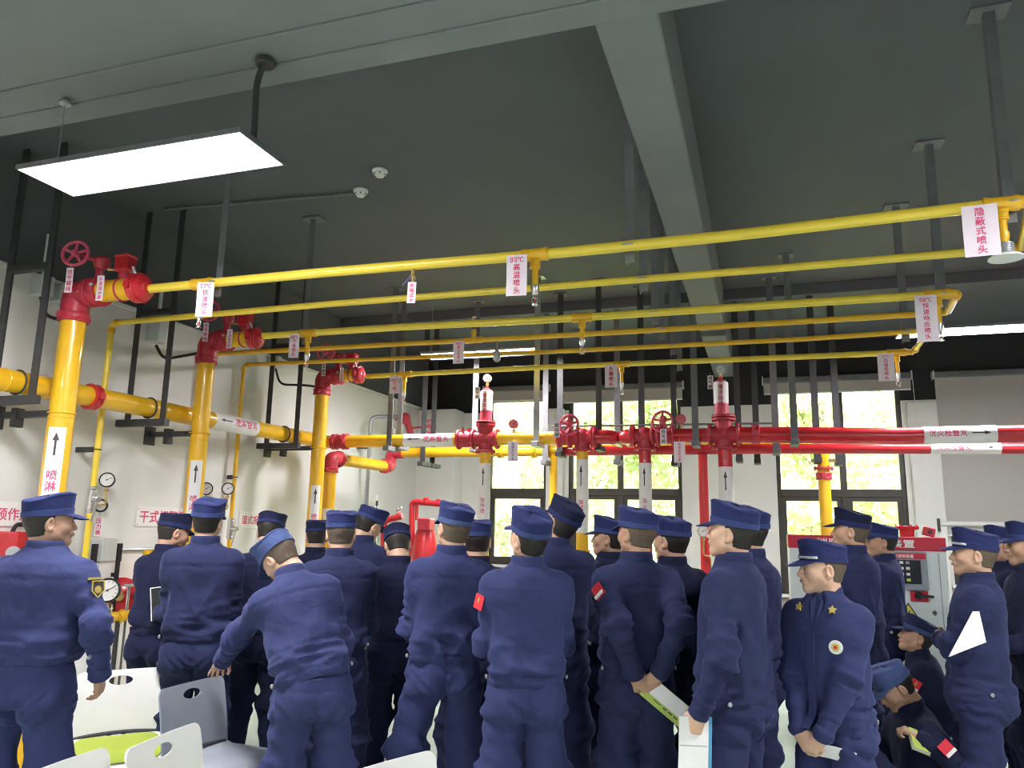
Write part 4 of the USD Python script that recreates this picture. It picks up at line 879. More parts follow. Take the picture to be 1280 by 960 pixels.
# deluge valve group near the corner
def dz(px, py): return aty(px, py, 7.95)
p = dz(531, 690); t = thing('deluge_valve', 'red deluge valve tank with red trim pipes in the corner behind the men', 'valve', (p[0], 7.95, 0))
L_ = lambda px, py: dz(px, py)-t.loc
obj('tank', lathe([(0, .11), (p[2]-.55, .14), (p[2]-.1, .15), (p[2]+.12, .13), (p[2]+.24, .09), (p[2]+.29, .085), (p[2]+.29, .0)], (0, 0, 0.02), (0, 0, 1), 26), 'red_paint', t)
obj('valve_box', [bx(-.05, .10, -.12, .02, L_(532, 663)[2], L_(532, 648)[2], .01), bx(-.03, .05, -.10, .0, L_(532, 680)[2], L_(532, 655)[2], .01)], 'red_cast', t)
obj('trim_pipe', tube(fillet([L_(515, 700), L_(515, 627), L_(552, 630)], .06, 6), .034, 14), 'red_paint', t)
obj('trim_pipe', tube(fillet([L_(479, 740), L_(480, 651), L_(503, 645)], .06, 6), .036, 14), 'red_paint', t)
obj('trim_pipe', tube(fillet([L_(521, 650), L_(521, 628), L_(540, 629)], .04, 6), .018, 10), 'red_paint', t)
obj('plug', [cyl(L_(533, 630), L_(533, 622), .035, 12, .008), cyl(L_(548, 630), L_(548, 624), .028, 12, .006), ball(L_(499, 644), .035)], 'red_paint', t)
obj('relief_cock', [tube(fillet([L_(499, 644), L_(498, 637), L_(502, 634)], .03), .012, 8), ball(L_(497, 637), .025)], 'chrome', t)
t = thing('level_tube', 'tall slim glass level tube on the wall left of the red trim pipes', 'tube', aty(470, 660, 8.0)); h = aty(471, 618, 8.0)[2]-t.loc[2]
obj('tube', cyl((0, 0, -.9), (0, 0, h), .012, 10), 'chrome', t); [obj('mark', bx(-.013, .013, -.014, 0, q, q+.06), 'dark_ink', t, False) for q in (-.3, -.1, .1, .25)]; obj('wall_clip', [bx(-.012, .012, -.01, .05, -.02, .02)], 'galvanised', t, False); obj('foot', cyl((0, 0, -t.loc[2]), (0, 0, -.9), .012, 10), 'chrome', t)

# ---- control cabinet
CY = 7.0
a, b = aty(985, 670, CY), aty(1176, 672, CY); x0, x1, zt = a[0], b[0]+.03, 1.545
t = thing('control_cabinet', 'white fire control cabinet with a red header behind the men at the right', 'cabinet', ((x0+x1)/2, CY, 0)); w = (x1-x0)/2
obj('body', bx(-w, w, 0, .5, .0, zt, .008), 'cabinet_white', t)
hd = obj('header', bx(-w-.002, w+.002, -.012, .3, zt-.105, zt+.004, .004), 'cabinet_red', t)
g = text2d('消防电气控制装置', 1.0); k = .62*2*w/(g.bounds[2]-g.bounds[0]); g = shapely.affinity.scale(g, k, min(k, .068), origin=(0, 0))
obj('lettering', extr(g.simplify(.0008), .002, (1, 0, 0), (0, 0, 1), (0.0, -.012, zt-.05)), 'white_plastic', hd, False)
cx = aty(1118, 715, CY)[0]-t.loc[0]; px0, px1, pz0, pz1 = cx-.18, aty(1158, 700, CY)[0]-t.loc[0], aty(1150, 738, CY)[2], aty(1150, 690, CY)[2]
sc = obj('control_panel', bx(px0, px1, -.03, 0, pz0, pz1, .006), 'panel_grey', t)
obj('panel_header', bx(px0+.01, px1-.01, -.034, -.03, pz1-.055, pz1-.012), 'cabinet_red', sc, False)
g = text2d('消防电气控制装置', .028); obj('lettering', extr(g.simplify(.0006), .001, (1, 0, 0), (0, 0, 1), ((px0+px1)/2, -.034, pz1-.034)), 'white_plastic', sc, False)
obj('screen', bx(px0+.02, px1-.05, -.036, -.03, pz0+.05, pz1-.065), 'screen_dark', sc, False)
for i in range(4):
    for j in range(6): obj('button', cbx((px0+.05+j*.045, -.038, pz0+.08+i*.045), (.028, .006, .022), .002), ('warning_yellow' if i == 0 else 'dial_white') if (i+j) % 4 else 'panel_grey', sc, False)
sw = obj('main_switch', bx(aty(1138, 745, CY)[0]-t.loc[0], aty(1160, 745, CY)[0]-t.loc[0], -.02, 0, aty(1150, 752, CY)[2], aty(1150, 739, CY)[2], .003), 'cabinet_red', t)
q = aty(1148, 744, CY)-t.loc; obj('switch_handle', [cyl(q+[0, 0, 0], q+[0, -.05, 0], .03, 16, .005), bar(q+[-.01, -.055, 0], q+[.10, -.055, -.004], .028, .02)], 'black_rubber', sw)
q = aty(1136, 765, CY)-t.loc; tri = Polygon([(-.085, -.07), (.085, -.07), (0, .075)]); ws = obj('warning_sign', extr(tri, .002, (1, 0, 0), (0, 0, 1), (q[0], -.001, q[2])), 'warning_yellow', t, False)
obj('border', extr(tri.difference(tri.buffer(-.009)), .001, (1, 0, 0), (0, 0, 1), (q[0], -.0035, q[2])), 'dark_ink', ws, False); obj('bolt_mark', extr(Polygon([(.012, .03), (-.02, -.012), (.0, -.01), (-.012, -.05), (.022, -.002), (.003, -.003)]), .001, (1, 0, 0), (0, 0, 1), (q[0], -.0035, q[2]-.008)), 'dark_ink', ws, False)
q = aty(1168, 766, CY)-t.loc; obj('door_lock', [cyl(q, q+[0, -.015, 0], .016, 12), bx(q[0]-.006, q[0]+.006, -.03, 0, q[2]-.02, q[2]+.02)], 'chrome', t)
obj('door_seam', [bx(x1-t.loc[0]-.06, x1-t.loc[0]-.054, -.002, .01, .1, zt-.12), bx(-w+.02, w-.06, -.002, .01, .1, .106)], 'panel_grey', t, False)
q = aty(1135, 668, CY+.15); a_ = thing('alarm_horn', 'red flared alarm horn standing on the control cabinet', 'alarm', (q[0], CY+.2, zt+.004))
obj('horn', lathe([(0, .055), (.045, .058), (.055, .06), (.06, .09), (.085, .095), (.088, .085), (.06, .05)], (0, 0, 0), (0, 0, 1), 26), 'red_paint', a_); obj('bolt', [cyl((.078*math.cos(k), .078*math.sin(k), .085), (.078*math.cos(k), .078*math.sin(k), .10), .008, 6) for k in np.arange(6)], 'red_cast', a_)
q = aty(1161, 668, CY+.15); a_ = thing('call_box', 'small dark red call box standing tilted on the control cabinet', 'call box', (q[0], CY+.2, zt+.004))
m = bx(-.045, .045, -.03, .03, 0, .075, .008); m.apply_transform(trimesh.transformations.rotation_matrix(.25, [0, 1, 0])); m.apply_translation([0, 0, -m.bounds[0][2]]); obj('box', m, 'red_cast', a_); obj('button', lathe([(0, .018), (.008, .018), (.0081, .0)], (.012, -.03, .042), (0, -1, 0), 14), 'dark_ink', a_)
# wall lamp by the blind and door leaf edge
q = aty(1212, 655, YB-.02); a_ = thing('wall_ledge', 'pale ledge with a yellowish edge below the long blind', 'ledge', q); obj('ledge', bx(-.36, .36, -.12, .02, -.03, .03, .008), 'white_trim', a_); obj('edge_strip', cyl((-.34, -.125, .0), (.34, -.125, 0), .022, 12, .005), 'dial_white', a_); obj('end_bracket', bx(-.38, -.35, -.13, .02, -.10, .06, .004), 'black_steel', a_)
# ================================================================== people: implicit surfaces, meshed with surface nets
f32 = np.float32
def surface_nets(Fv, org, h):
    nx, ny, nz = Fv.shape; ins = Fv < 0
    s = ins[:-1, :-1, :-1].astype(np.int8)
    tot = np.zeros((nx-1, ny-1, nz-1), np.int8)
    for a in (0, 1):
        for b in (0, 1):
            for c in (0, 1): tot += ins[a:nx-1+a, b:ny-1+b, c:nz-1+c]
    act = np.argwhere((tot > 0) & (tot < 8))
    idx = -np.ones(tot.shape, np.int64); idx[act[:, 0], act[:, 1], act[:, 2]] = np.arange(len(act))
    cor = {}
    for a in (0, 1):
        for b in (0, 1):
            for c in (0, 1): cor[a, b, c] = Fv[act[:, 0]+a, act[:, 1]+b, act[:, 2]+c]
    acc = np.zeros((len(act), 3)); n = np.zeros(len(act))
    for p in cor:
        for ax in range(3):
            if p[ax]: continue
            q = list(p); q[ax] = 1; q = tuple(q)
            A, B = cor[p], cor[q]; m = (A < 0) != (B < 0)
            t = np.where(m, A/np.where(m, A-B, 1), 0)
            for k in range(3):
                acc[:, k] += np.where(m, (t if k == ax else p[k]), 0)
            n += m
    v = org + (act + acc/n[:, None])*h
    faces = []
    for ax in range(3):
        o1, o2 = [(1, 2), (2, 0), (0, 1)][ax]
        sl0 = [slice(None)]*3; sl1 = [slice(None)]*3; sl0[ax] = slice(0, -1); sl1[ax] = slice(1, None)
        A, B = ins[tuple(sl0)], ins[tuple(sl1)]
        e = np.argwhere(A != B); 
        e = e[(e[:, o1] > 0) & (e[:, o2] > 0) & (e[:, o1] < Fv.shape[o1]-1) & (e[:, o2] < Fv.shape[o2]-1)]
        fl = A[e[:, 0], e[:, 1], e[:, 2]]
        d1 = np.zeros(3, int); d1[o1] = 1; d2 = np.zeros(3, int); d2[o2] = 1
        g = lambda w: idx[w[:, 0], w[:, 1], w[:, 2]]
        q = np.stack([g(e-d1-d2), g(e-d2), g(e), g(e-d1)], 1)
        q = np.where(fl[:, None], q, q[:, ::-1]); faces.append(q)
    q = np.vstack(faces)
    return T(v, np.vstack([q[:, [0, 1, 2]], q[:, [0, 2, 3]]]))
def smin(a, b, k):
    if k <= 0: return np.minimum(a, b)
    h = np.maximum(k-np.abs(a-b), 0)/k; return np.minimum(a, b) - h*h*k*.25
def cone(a, b, ra, rb):
    a, b = np.array(a, float), np.array(b, float); d = b-a; L2 = max(d@d, 1e-9)
    def f(P):
        x, y, z = P[0]-a[0], P[1]-a[1], P[2]-a[2]
        t = np.clip((x*d[0]+y*d[1]+z*d[2])/L2, 0, 1)
        return np.sqrt((x-t*d[0])**2+(y-t*d[1])**2+(z-t*d[2])**2) - (ra+(rb-ra)*t)
    f.lo = np.minimum(a-ra, b-rb); f.hi = np.maximum(a+ra, b+rb); return f
def ell(c, r, R=None):
    c, r = np.array(c, float), np.array(r, float)
    def f(P):
        x, y, z = P[0]-c[0], P[1]-c[1], P[2]-c[2]
        if R is not None: x, y, z = (R[0, 0]*x+R[1, 0]*y+R[2, 0]*z, R[0, 1]*x+R[1, 1]*y+R[2, 1]*z, R[0, 2]*x+R[1, 2]*y+R[2, 2]*z)
        k0 = np.sqrt((x/r[0])**2+(y/r[1])**2+(z/r[2])**2); k1 = np.sqrt((x/r[0]**2)**2+(y/r[1]**2)**2+(z/r[2]**2)**2)
        return k0*(k0-1)/np.maximum(k1, 1e-6)
    m = r.max() if R is not None else r
    f.lo, f.hi = c-m, c+m; return f
def mesh_sdf(ops, h, pad=.03, lo=None, hi=None):
    """ops: (func, 'u'|'s'|'i', k) united, subtracted or intersected in order"""
    u = [o for o in ops if o[1] == 'u']
    lo = np.min([o[0].lo for o in u], 0)-pad if lo is None else np.array(lo); hi = np.max([o[0].hi for o in u], 0)+pad if hi is None else np.array(hi)
    n = np.ceil((hi-lo)/h).astype(int)+1
    ax = [(lo[k]+h*np.arange(n[k])).astype(f32) for k in range(3)]
    D = np.full(n, 1.0, f32)
    for fn, op, k in ops:
        m = .05 + k
        i0 = np.clip(np.floor((fn.lo-m-lo)/h).astype(int), 0, n-1); i1 = np.clip(np.ceil((fn.hi+m-lo)/h).astype(int)+1, 1, n)
        sl = tuple(slice(a, b) for a, b in zip(i0, i1))
        P = (ax[0][sl[0]][:, None, None], ax[1][sl[1]][None, :, None], ax[2][sl[2]][None, None, :])
        d = fn(P).astype(f32); cur = D[sl]
        if op == 'u': D[sl] = smin(cur, np.broadcast_to(d, cur.shape), k)
        elif op == 's': D[sl] = -smin(-cur, np.broadcast_to(d, cur.shape), k)
        else:
            D[sl] = -smin(-cur, -np.broadcast_to(d, cur.shape), k)
    return surface_nets(D, lo, h)
def vnorm(m):
    v, f = np.asarray(m.vertices), np.asarray(m.faces); fn = np.cross(v[f[:, 1]]-v[f[:, 0]], v[f[:, 2]]-v[f[:, 0]]); n = np.zeros_like(v)
    for k in range(3): np.add.at(n, f[:, k], fn)
    return n/np.maximum(np.linalg.norm(n, axis=1, keepdims=True), 1e-12)
def ridged(p, seed): return 1-np.abs(2*meshkit.noise(p, seed)-1)
def rot(axis, a):
    c, s = math.cos(a), math.sin(a)
    return np.array({'x': [[1, 0, 0], [0, c, -s], [0, s, c]], 'y': [[c, 0, s], [0, 1, 0], [-s, 0, c]], 'z': [[c, -s, 0], [s, c, 0], [0, 0, 1]]}[axis])

# ---- one head (front = +y, pivot at the top of the neck), shared by everybody
def make_head():
    o = [(ell((0, -.014, .115), (.076, .096, .090)), 'u', 0), (ell((0, .026, .072), (.062, .064, .082)), 'u', .03),
         (cone((-.047, .01, .035), (0, .066, .000), .024, .020), 'u', .025), (cone((.047, .01, .035), (0, .066, .000), .024, .020), 'u', .025), (ell((0, .074, .002), (.019, .016, .016)), 'u', .02),
         (ell((-.038, .055, .066), (.026, .028, .026)), 'u', .02), (ell((.038, .055, .066), (.026, .028, .026)), 'u', .02),
         (cone((-.034, .074, .108), (.034, .074, .108), .014, .014), 'u', .015),
         (ell((-.031, .092, .090), (.017, .013, .011)), 's', .012), (ell((.031, .092, .090), (.017, .013, .011)), 's', .012),
         (ell((-.031, .078, .0885), (.0145, .0105, .0085)), 'u', .004), (ell((.031, .078, .0885), (.0145, .0105, .0085)), 'u', .004),
         (cone((0, .086, .100), (0, .106, .062), .0075, .0115), 'u', .010), (ell((-.0115, .096, .058), (.0085, .010, .0075)), 'u', .006), (ell((.0115, .096, .058), (.0085, .010, .0075)), 'u', .006),
         (ell((0, .086, .036), (.026, .014, .016)), 'u', .012), (ell((0, .0955, .0385), (.020, .0075, .0048)), 'u', .004), (ell((0, .0945, .0295), (.018, .0075, .0055)), 'u', .004),
         (ell((0, .104, .0340), (.022, .010, .0014)), 's', .003),
         (cone((0, -.020, .045), (0, -.026, -.020), .056, .054), 'u', .03)]
    for s in (-1, 1):
        R = rot('z', s*-.35)@rot('x', -.15)
        o += [(ell((s*.078, -.012, .078), (.010, .020, .033), R), 'u', .006), (ell((s*.086, -.006, .080), (.008, .011, .021), R), 's', .005), (ell((s*.073, -.002, .052), (.008, .010, .011)), 'u', .006)]
    return mesh_sdf(o, .0048, .02)
HEAD = make_head()
def make_hair(low):
    def lim(P):
        x, y, z = P
        line = np.where(y < -.02, low + np.clip((y+.10)*.1, -.01, .02), np.where(y < .01, low+.055+(y+.02)*.3, .118+np.clip(y-.01, 0, .1)*.5))
        return (line - z)*.7 + .0*x
    lim.lo, lim.hi = np.array([-.2]*3), np.array([.2]*3)
    o = [(ell((0, -.014, .115), (.0805, .1005, .0945)), 'u', 0), (ell((0, .020, .085), (.0655, .058, .075)), 'u', .03), (cone((0, -.022, .055), (0, -.028, 0), .058, .058), 'u', .03), (lim, 'i', .004)]
    ear = [(ell((s*.086, .004, .075), (.016, .022, .036)), 's', .004) for s in (-1, 1)]
    return mesh_sdf(o+ear, .006, .02, (-.12, -.14, -.04), (.12, .12, .23))
HAIR = make_hair(.020)
def make_cap():
    """crown, band and brim of a flat-topped field cap, in the head frame"""
    lv = [(.120, 1.0), (.123, 1.012), (.150, 1.02), (.185, 1.045), (.203, 1.055), (.210, 1.03), (.2135, .95), (.2145, .60), (.215, .02)]
    th = np.linspace(0, 2*PI, 56, endpoint=False)
    def ring(z, s, off=0):
        a, b = .0835*s+off, .103*s+off; e = 2.3
        x = a*np.sign(np.cos(th))*np.abs(np.cos(th))**(2/e); y = -.012 + b*np.sign(np.sin(th))*np.abs(np.sin(th))**(2/e)
        tz = z + np.clip((z-.12)/.09, 0, 1)*(y*.16 + .006*np.sin(th*3+.5)*(z > .19)) + y*.06
        return np.stack([x, y, tz], 1)
    def skinrings(rs, close):
        n = len(th); v = np.vstack(rs); k = np.arange(n); k1 = (k+1) % n; f = []
        for i in range(len(rs)-1): f += [np.stack([i*n+k, i*n+k1, (i+1)*n+k1], 1), np.stack([i*n+k, (i+1)*n+k1, (i+1)*n+k], 1)]
        if close:
            e = (len(rs)-1)*n; f += [np.stack([np.full(n, 0), k1, k], 1)[1:-1], np.stack([np.full(n, e), e+k, e+k1], 1)[1:-1]]
        return T(v, np.vstack(f))
    crown = skinrings([ring(z, s) for z, s in lv], True)
    band = skinrings([ring(.1185, 1.0, -.002), ring(.1185, 1.0, .0035), ring(.146, 1.018, .0035), ring(.1475, 1.018, -.002)], False)
    piping = torus((0, 0, 0), (0, 0, 1), 1, .01, 8, 4)
    seam = skinrings([ring(.2015, 1.053, -.002), ring(.2015, 1.056, .002), ring(.2065, 1.05, .002), ring(.2065, 1.05, -.002)], False)
    n, mth = 9, np.linspace(math.radians(28), math.radians(152), 25)
    top = []
    for i in range(n):
        t = i/(n-1)
        a, b = .0835+.004, .103+.004
        x = a*np.sign(np.cos(mth))*np.abs(np.cos(mth))**(2/2.3); y = -.012 + b*np.abs(np.sin(mth))**(2/2.3)
        edge = np.sin((mth-mth[0])/(mth[-1]-mth[0])*PI)**.6
        top.append(np.stack([x*(1+.06*t*edge), y + t*.068*edge, .124 + y*.06 - t*.020*edge - .006*t*t*edge - .010*t*(x/.08)**2*edge], 1))
    top = np.array(top); m = len(mth); bot = top-[0, 0, .0032]
    v = np.vstack([top.reshape(-1, 3), bot.reshape(-1, 3)]); I = np.arange(n*m).reshape(n, m); q = np.stack([I[:-1, :-1], I[:-1, 1:], I[1:, 1:], I[1:, :-1]], -1).reshape(-1, 4)
    F_ = [q[:, ::-1], q+n*m]
    bd = np.concatenate([I[0, :], I[1:, -1], I[-1, -2::-1], I[-2:0:-1, 0]]); b2_ = np.roll(bd, -1); F_.append(np.stack([bd, b2_, b2_+n*m, bd+n*m], 1))
    q = np.vstack(F_); brim = T(v, np.vstack([q[:, [0, 1, 2]], q[:, [0, 2, 3]]]))
    bth = np.linspace(math.radians(25), math.radians(155), 30); a, b = .0835*1.02+.005, .103*1.02+.005
    bp = np.stack([a*np.sign(np.cos(bth))*np.abs(np.cos(bth))**(2/2.3), -.012+b*np.abs(np.sin(bth))**(2/2.3), .138+.0*bth], 1); bp[:, 2] += bp[:, 1]*.06
    braid = cat([tube(bp+[0, 0, d], .0034, 6) for d in (-.003, .003)] + [ball(bp[i], .007, 1) for i in (2, -3, 17)])
    return crown, band, brim, braid, seam
CROWN, BAND, BRIM, BRAID, SEAM = make_cap()
EYES = [ball((s*.031, .0798, .0885), .0088, 2) for s in (-1, 1)]; IRIS = [cyl((s*.031, .086, .0885), (s*.031, .0889, .0885), .0048, 12) for s in (-1, 1)]
BROWS = [tube([(s*.014, .0885, .1075), (s*.030, .0895, .111), (s*.046, .080, .108)], [.0028, .0034, .0018], 6) for s in (-1, 1)]
LIPS = [tube([(-.019, .0965, .0345), (-.009, .1025, .0375), (0, .1035, .0365), (.009, .1025, .0375), (.019, .0965, .0345)], [.0012, .0026, .0028, .0026, .0012], 8), tube([(-.018, .0965, .0335), (0, .1025, .0302), (.018, .0965, .0335)], [.0012, .0034, .0012], 8)]
# ---- hands (right hand: fingers along +y, back of the hand +z, thumb at -x)
def make_hand(curl, spread=1., thumb=0.):
    o = [(cone((0, -.03, 0), (0, .005, 0), .026, .025), 'u', 0), (cone((-.022, .02, 0), (-.026, .085, -.002), .017, .0145), 'u', .02), (cone((.0, .01, .002), (.0, .088, .002), .018, .015), 'u', .02), (cone((.022, .02, 0), (.026, .078, -.003), .016, .013), 'u', .02)]
    bases = [(-.029, .088, -.001, .072, .0088), (-.0095, .093, .002, .080, .0092), (.0105, .089, .001, .074, .0088), (.029, .080, -.003, .058, .0078)]
    for i, (x, y, z, L, r) in enumerate(bases):
        p = np.array([x, y, z]); a = 0; sp = math.radians((-7, -1.5, 4, 10)[i]*spread)
        for s, (fr, cdeg) in enumerate(zip((.46, .30, .24), curl)):
            a += math.radians(cdeg*(1+.08*i)); d = np.array([math.sin(sp)*math.cos(a), math.cos(sp)*math.cos(a), -math.sin(a)])
            q = p + d*L*fr; o.append((cone(p, q, r*(1-.08*s), r*(1-.08*(s+1))), 'u', .004)); p = q
    t0 = np.array([-.024, .022, -.006]); t1 = np.array([-.050, .052, -.016]); t2 = t1+rot('z', -thumb)@np.array([-.010, .030, -.010]); t3 = t2+rot('z', -thumb*1.5)@np.array([.002, .024, -.008])
    o += [(cone(t0, t1, .016, .0115), 'u', .012), (cone(t1, t2, .0112, .0098), 'u', .005), (cone(t2, t3, .0098, .0082), 'u', .004)]
    return mesh_sdf(o, .0038, .015)
HANDS = {k: make_hand(*a) for k, a in dict(relaxed=((22, 28, 18),), grip=((48, 62, 40), 1., .5), fist=((70, 85, 50), 1., .6), flat=((8, 14, 8), 1.6), clasp=((35, 45, 25), .6, .4)).items()}

JZ = np.array([.90, .93, .955, .97, 1.0, 1.06, 1.14, 1.22, 1.30, 1.355, 1.40, 1.435, 1.465, 1.49])
JA = np.array([.156, .159, .160, .167, .172, .170, .170, .174, .178, .172, .136, .098, .074, .060])
JB = np.array([.118, .120, .122, .130, .135, .134, .132, .132, .130, .122, .106, .086, .070, .058])
JC = np.array([-.008, -.008, -.006, -.004, .0, .004, .004, -.002, -.012, -.018, -.022, -.020, -.012, -.006])
def torso_fn(Rm, pv, s, girth, hem):
    Z = JZ.copy(); A, B = JA*girth, JB*girth
    z0 = hem
    if hem > .88:
        Z[:4] += hem-.93; Z[4] = max(Z[4], Z[3]+.012); Z[5] = max(Z[5], Z[4]+.012)
    if hem < .88: Z = np.concatenate([[hem, .86], JZ[3:]]); A = np.concatenate([[.178, .176], JA[3:]])*girth; B = np.concatenate([[.140, .138], JB[3:]])*girth; C_ = np.concatenate([[-.01, -.008], JC[3:]])
    else: C_ = JC
    Ri = Rm.T
    def f(P):
        x, y, z = P[0]-pv[0], P[1]-pv[1], P[2]-pv[2]
        X = Ri[0, 0]*x+Ri[0, 1]*y+Ri[0, 2]*z; Y = Ri[1, 0]*x+Ri[1, 1]*y+Ri[1, 2]*z; W = (Ri[2, 0]*x+Ri[2, 1]*y+Ri[2, 2]*z)/s + .92
        a, b, c = np.interp(W, Z, A).astype(f32)*s, np.interp(W, Z, B).astype(f32)*s, np.interp(W, Z, C_).astype(f32)*s
        r = ((np.abs(X)/a)**2.5 + (np.abs(Y-c)/b)**2.5)**(1/2.5)
        d = (r-1)*np.minimum(a, b)*.9
        return np.maximum(d, np.maximum(z0-W, W-1.475)*s)
    f.lo, f.hi = np.array([-.6, -.8, -.4])*s+pv, np.array([.6, .8, 1.0])*s+pv
    return f
def ik(a, b, l1, l2, pole):
    d = b-a; L = min(np.linalg.norm(d), (l1+l2)*.995); u = d/np.linalg.norm(d); b = a+u*L
    x = (l1*l1-l2*l2+L*L)/(2*L); hgt = math.sqrt(max(l1*l1-x*x, 1e-6))
    p = np.array(pole, float); p = p-u*(p@u); p /= np.linalg.norm(p)
    return a+u*x+p*hgt, b

def person(label, px, hat_py, w, rel, head=(0, 0, 0), lean=(0, 0), girth=1., arms=('side', 'side'), jm='navy_cloth', tm=None, cm='cap_navy', sk='skin_warm', hr='hair_black',
           hem=.93, braid=False, patch=None, badge=False, squat=False, res=.0115, stance=.11, step=0., dxy=(0, 0), capped=True, world_hand=None, hpose=('relaxed', 'relaxed'), band='cap_band_navy', legs_sway=0., ht=None, untuck=False, buttons=True):
    """px, hat_py: picture column of the head and row of the cap top, w: distance along the view axis; rel: turn against the line of sight, + to the viewer's left"""
    pos = atw(px, hat_py, w); r = ray(px, 650); az = math.atan2(-r[0], r[1]); yaw = az + math.radians(rel)
    lf, ls = math.radians(lean[0]), math.radians(lean[1])
    R = rot('y', ls)@rot('x', -lf)
    Ht = (pos[2]-.030) if ht is None else ht
    s = Ht/1.70
    pel = np.array([0, 0, .92*s])
    if squat: s = squat; pel = np.array([0, -.05, pos[2]-.03-(.78*s*math.cos(lf)*math.cos(ls))])
    J = lambda x, y, z: pel + R@(np.array([x, y, z-.92])*s)
    headp = J(0, -.005, 1.493)
    Rz = rot('z', yaw)
    root = np.array([pos[0], pos[1], 0]) - Rz@np.array([headp[0], headp[1], 0]) + [dxy[0], dxy[1], 0]
    t = thing('person', label, 'person', root, yaw)
    hy, hp, hrl = (math.radians(q) for q in head)                       # turn (left +), nod (up +), tilt (right +)
    RH = R@rot('z', hy)@rot('x', hp)@rot('y', hrl) if abs(lean[0]) < 25 else rot('z', hy)@rot('x', hp)@rot('y', hrl)
    hs = s*1.0 if not squat else s
    hs = .97 + (hs-.97)*.5
    def H(m): m = m.copy(); m.vertices = (np.asarray(m.vertices)*hs)@RH.T + headp; return m
    # ---- limbs
    sh = [J(-.157*girth**.5, -.012, 1.358), J(.157*girth**.5, -.012, 1.358)]
    el, wr, hd = [None]*2, [None]*2, [None]*2
    for i, sd in enumerate((-1, 1)):
        a = arms[i]
        presets = dict(side=((sd*.25, .03, .80), (sd*.6, -.7, 0)), front=((sd*.08, .26, 1.02), (sd*.35, -.8, -.6)), belly=((sd*.06, .22, .93), (sd*.6, -.6, -.2)), behind=((sd*.06, -.185, .95), (sd*.30, -1., .15)),
                       chest=((.09 if sd < 0 else -.03, .165 if sd < 0 else .10, 1.11 if sd < 0 else 1.125), (sd*.75, .2, -.8)), face=((sd*.085, .10, 1.52), (sd*.7, .5, -.6)), hip=((sd*.16, .16, 1.0), (sd*1, -.6, 0)), book=((sd*.10, .30, 1.10), (sd*.8, -.4, -.6)), clasp=((sd*.045, .235, .79), (sd*.9, -.3, .1)), knee=((sd*.14, .40, .98), (sd*.8, -.2, -.6)))
        if isinstance(a, str): tg, pole = presets[a]; tgt = J(*tg); pole = R@np.array(pole, float)
        elif a[0] == 'world': tgt = rot('z', -yaw)@(np.array(a[1])-root); pole = R@np.array(a[2], float)
        else: tgt = J(*a[0]); pole = R@np.array(a[1], float)
        q_ = 1.07 if not isinstance(a, str) and a[0] == 'world' and not squat else 1.0; el[i], wr[i] = ik(sh[i], tgt, .285*s*q_, .255*s*q_, pole)
    # ---- jacket
    tf = torso_fn(R, pel, s, girth, hem)
    ops = [(tf, 'u', 0)]
    for i in (0, 1):
        ops += [(cone(sh[i]+R@np.array([0, 0, .002])*s, sh[i]+(el[i]-sh[i])*.25, .055*s, .055*s), 'u', .08), (cone(sh[i], el[i], .056*s, .051*s), 'u', .03), (cone(el[i], wr[i], .053*s, .039*s), 'u', .02)]
    ops.append((cone(J(0, -.022, 1.40), J(0, -.016, 1.452), .080*s, .056*s), 'u', .04))
    lo = np.min([np.min(sh, 0), np.min(el, 0), np.min(wr, 0), J(-.22, -.2, hem-.02), J(.22, .2, hem-.02), J(0, 0, 1.5)], 0)-.10; hi = np.max([np.max(sh, 0), np.max(el, 0), np.max(wr, 0), J(-.22, -.2, hem), J(.22, .2, hem), J(0, 0, 1.5)], 0)+.10
    if badge:
        op_ = ell(J(0, .085, 1.435), np.array([.036, .075, .075])*s); ops.append((op_, 's', .012))
    jk = mesh_sdf(ops, res, lo=lo, hi=hi)
    seed = int(px*7) % 997
    v = np.asarray(jk.vertices); n = vnorm(jk)
    def bone_noise(v, a, b, fa, fl, sd):
        X, Y, Z = frame(b-a, (.3, .2, .9)); q = v-a; al = q@Z; return ridged(np.stack([q@X*fa+al*3, q@Y*fa, al*fl], 1), sd), al/np.linalg.norm(b-a)
    disp = np.zeros(len(v)); L = (v-pel)@R/s; zt = L[:, 2]+.92
    da = np.full(len(v), 9.)
    for i in (0, 1):
        for a, b, ph in ((sh[i], el[i], 0), (el[i], wr[i], 3)):
            q = v-a; d = b-a; tt = np.clip(q@d/(d@d), 0, 1); dist = np.linalg.norm(q-tt[:, None]*d, axis=1)
            nz, al = bone_noise(v, a, b, 7, 21, seed+i*11+ph); near = np.clip(1-(dist-.05*s)/(.035*s), 0, 1); 
            em = np.exp(-((tt-(1 if ph == 0 else 0))/.35)**2)*1.2 + .55 + (np.exp(-((tt-1)/.25)**2)*.6 if ph else 0)
            da = np.minimum(da, dist); disp = np.maximum(disp, 0) if False else disp + near*(nz-.55)*.019*em*(1-.0*near)
    body = np.clip((da-.06*s)/.05, 0, 1)
    wst = np.exp(-((zt-(hem+.07))/.075)**2)
    d1 = ridged(np.stack([L[:, 0]*6+zt*3, L[:, 1]*5, zt*24], 1), seed+5)-.5
    d2 = ridged(np.stack([(np.abs(L[:, 0])-.45*(zt-1.0))*13, L[:, 1]*6, zt*3.2], 1), seed+6)-.5
    d3 = ridged(np.stack([(L[:, 0]+.6*zt)*8, L[:, 1]*6, (zt-.5*L[:, 0])*9], 1), seed+7)-.5
    disp += body*(d1*.028*wst + d2*.017*np.clip((1.36-zt)/.2, .15, 1) + d3*.017*np.clip((1.30-zt)/.25, .1, 1))
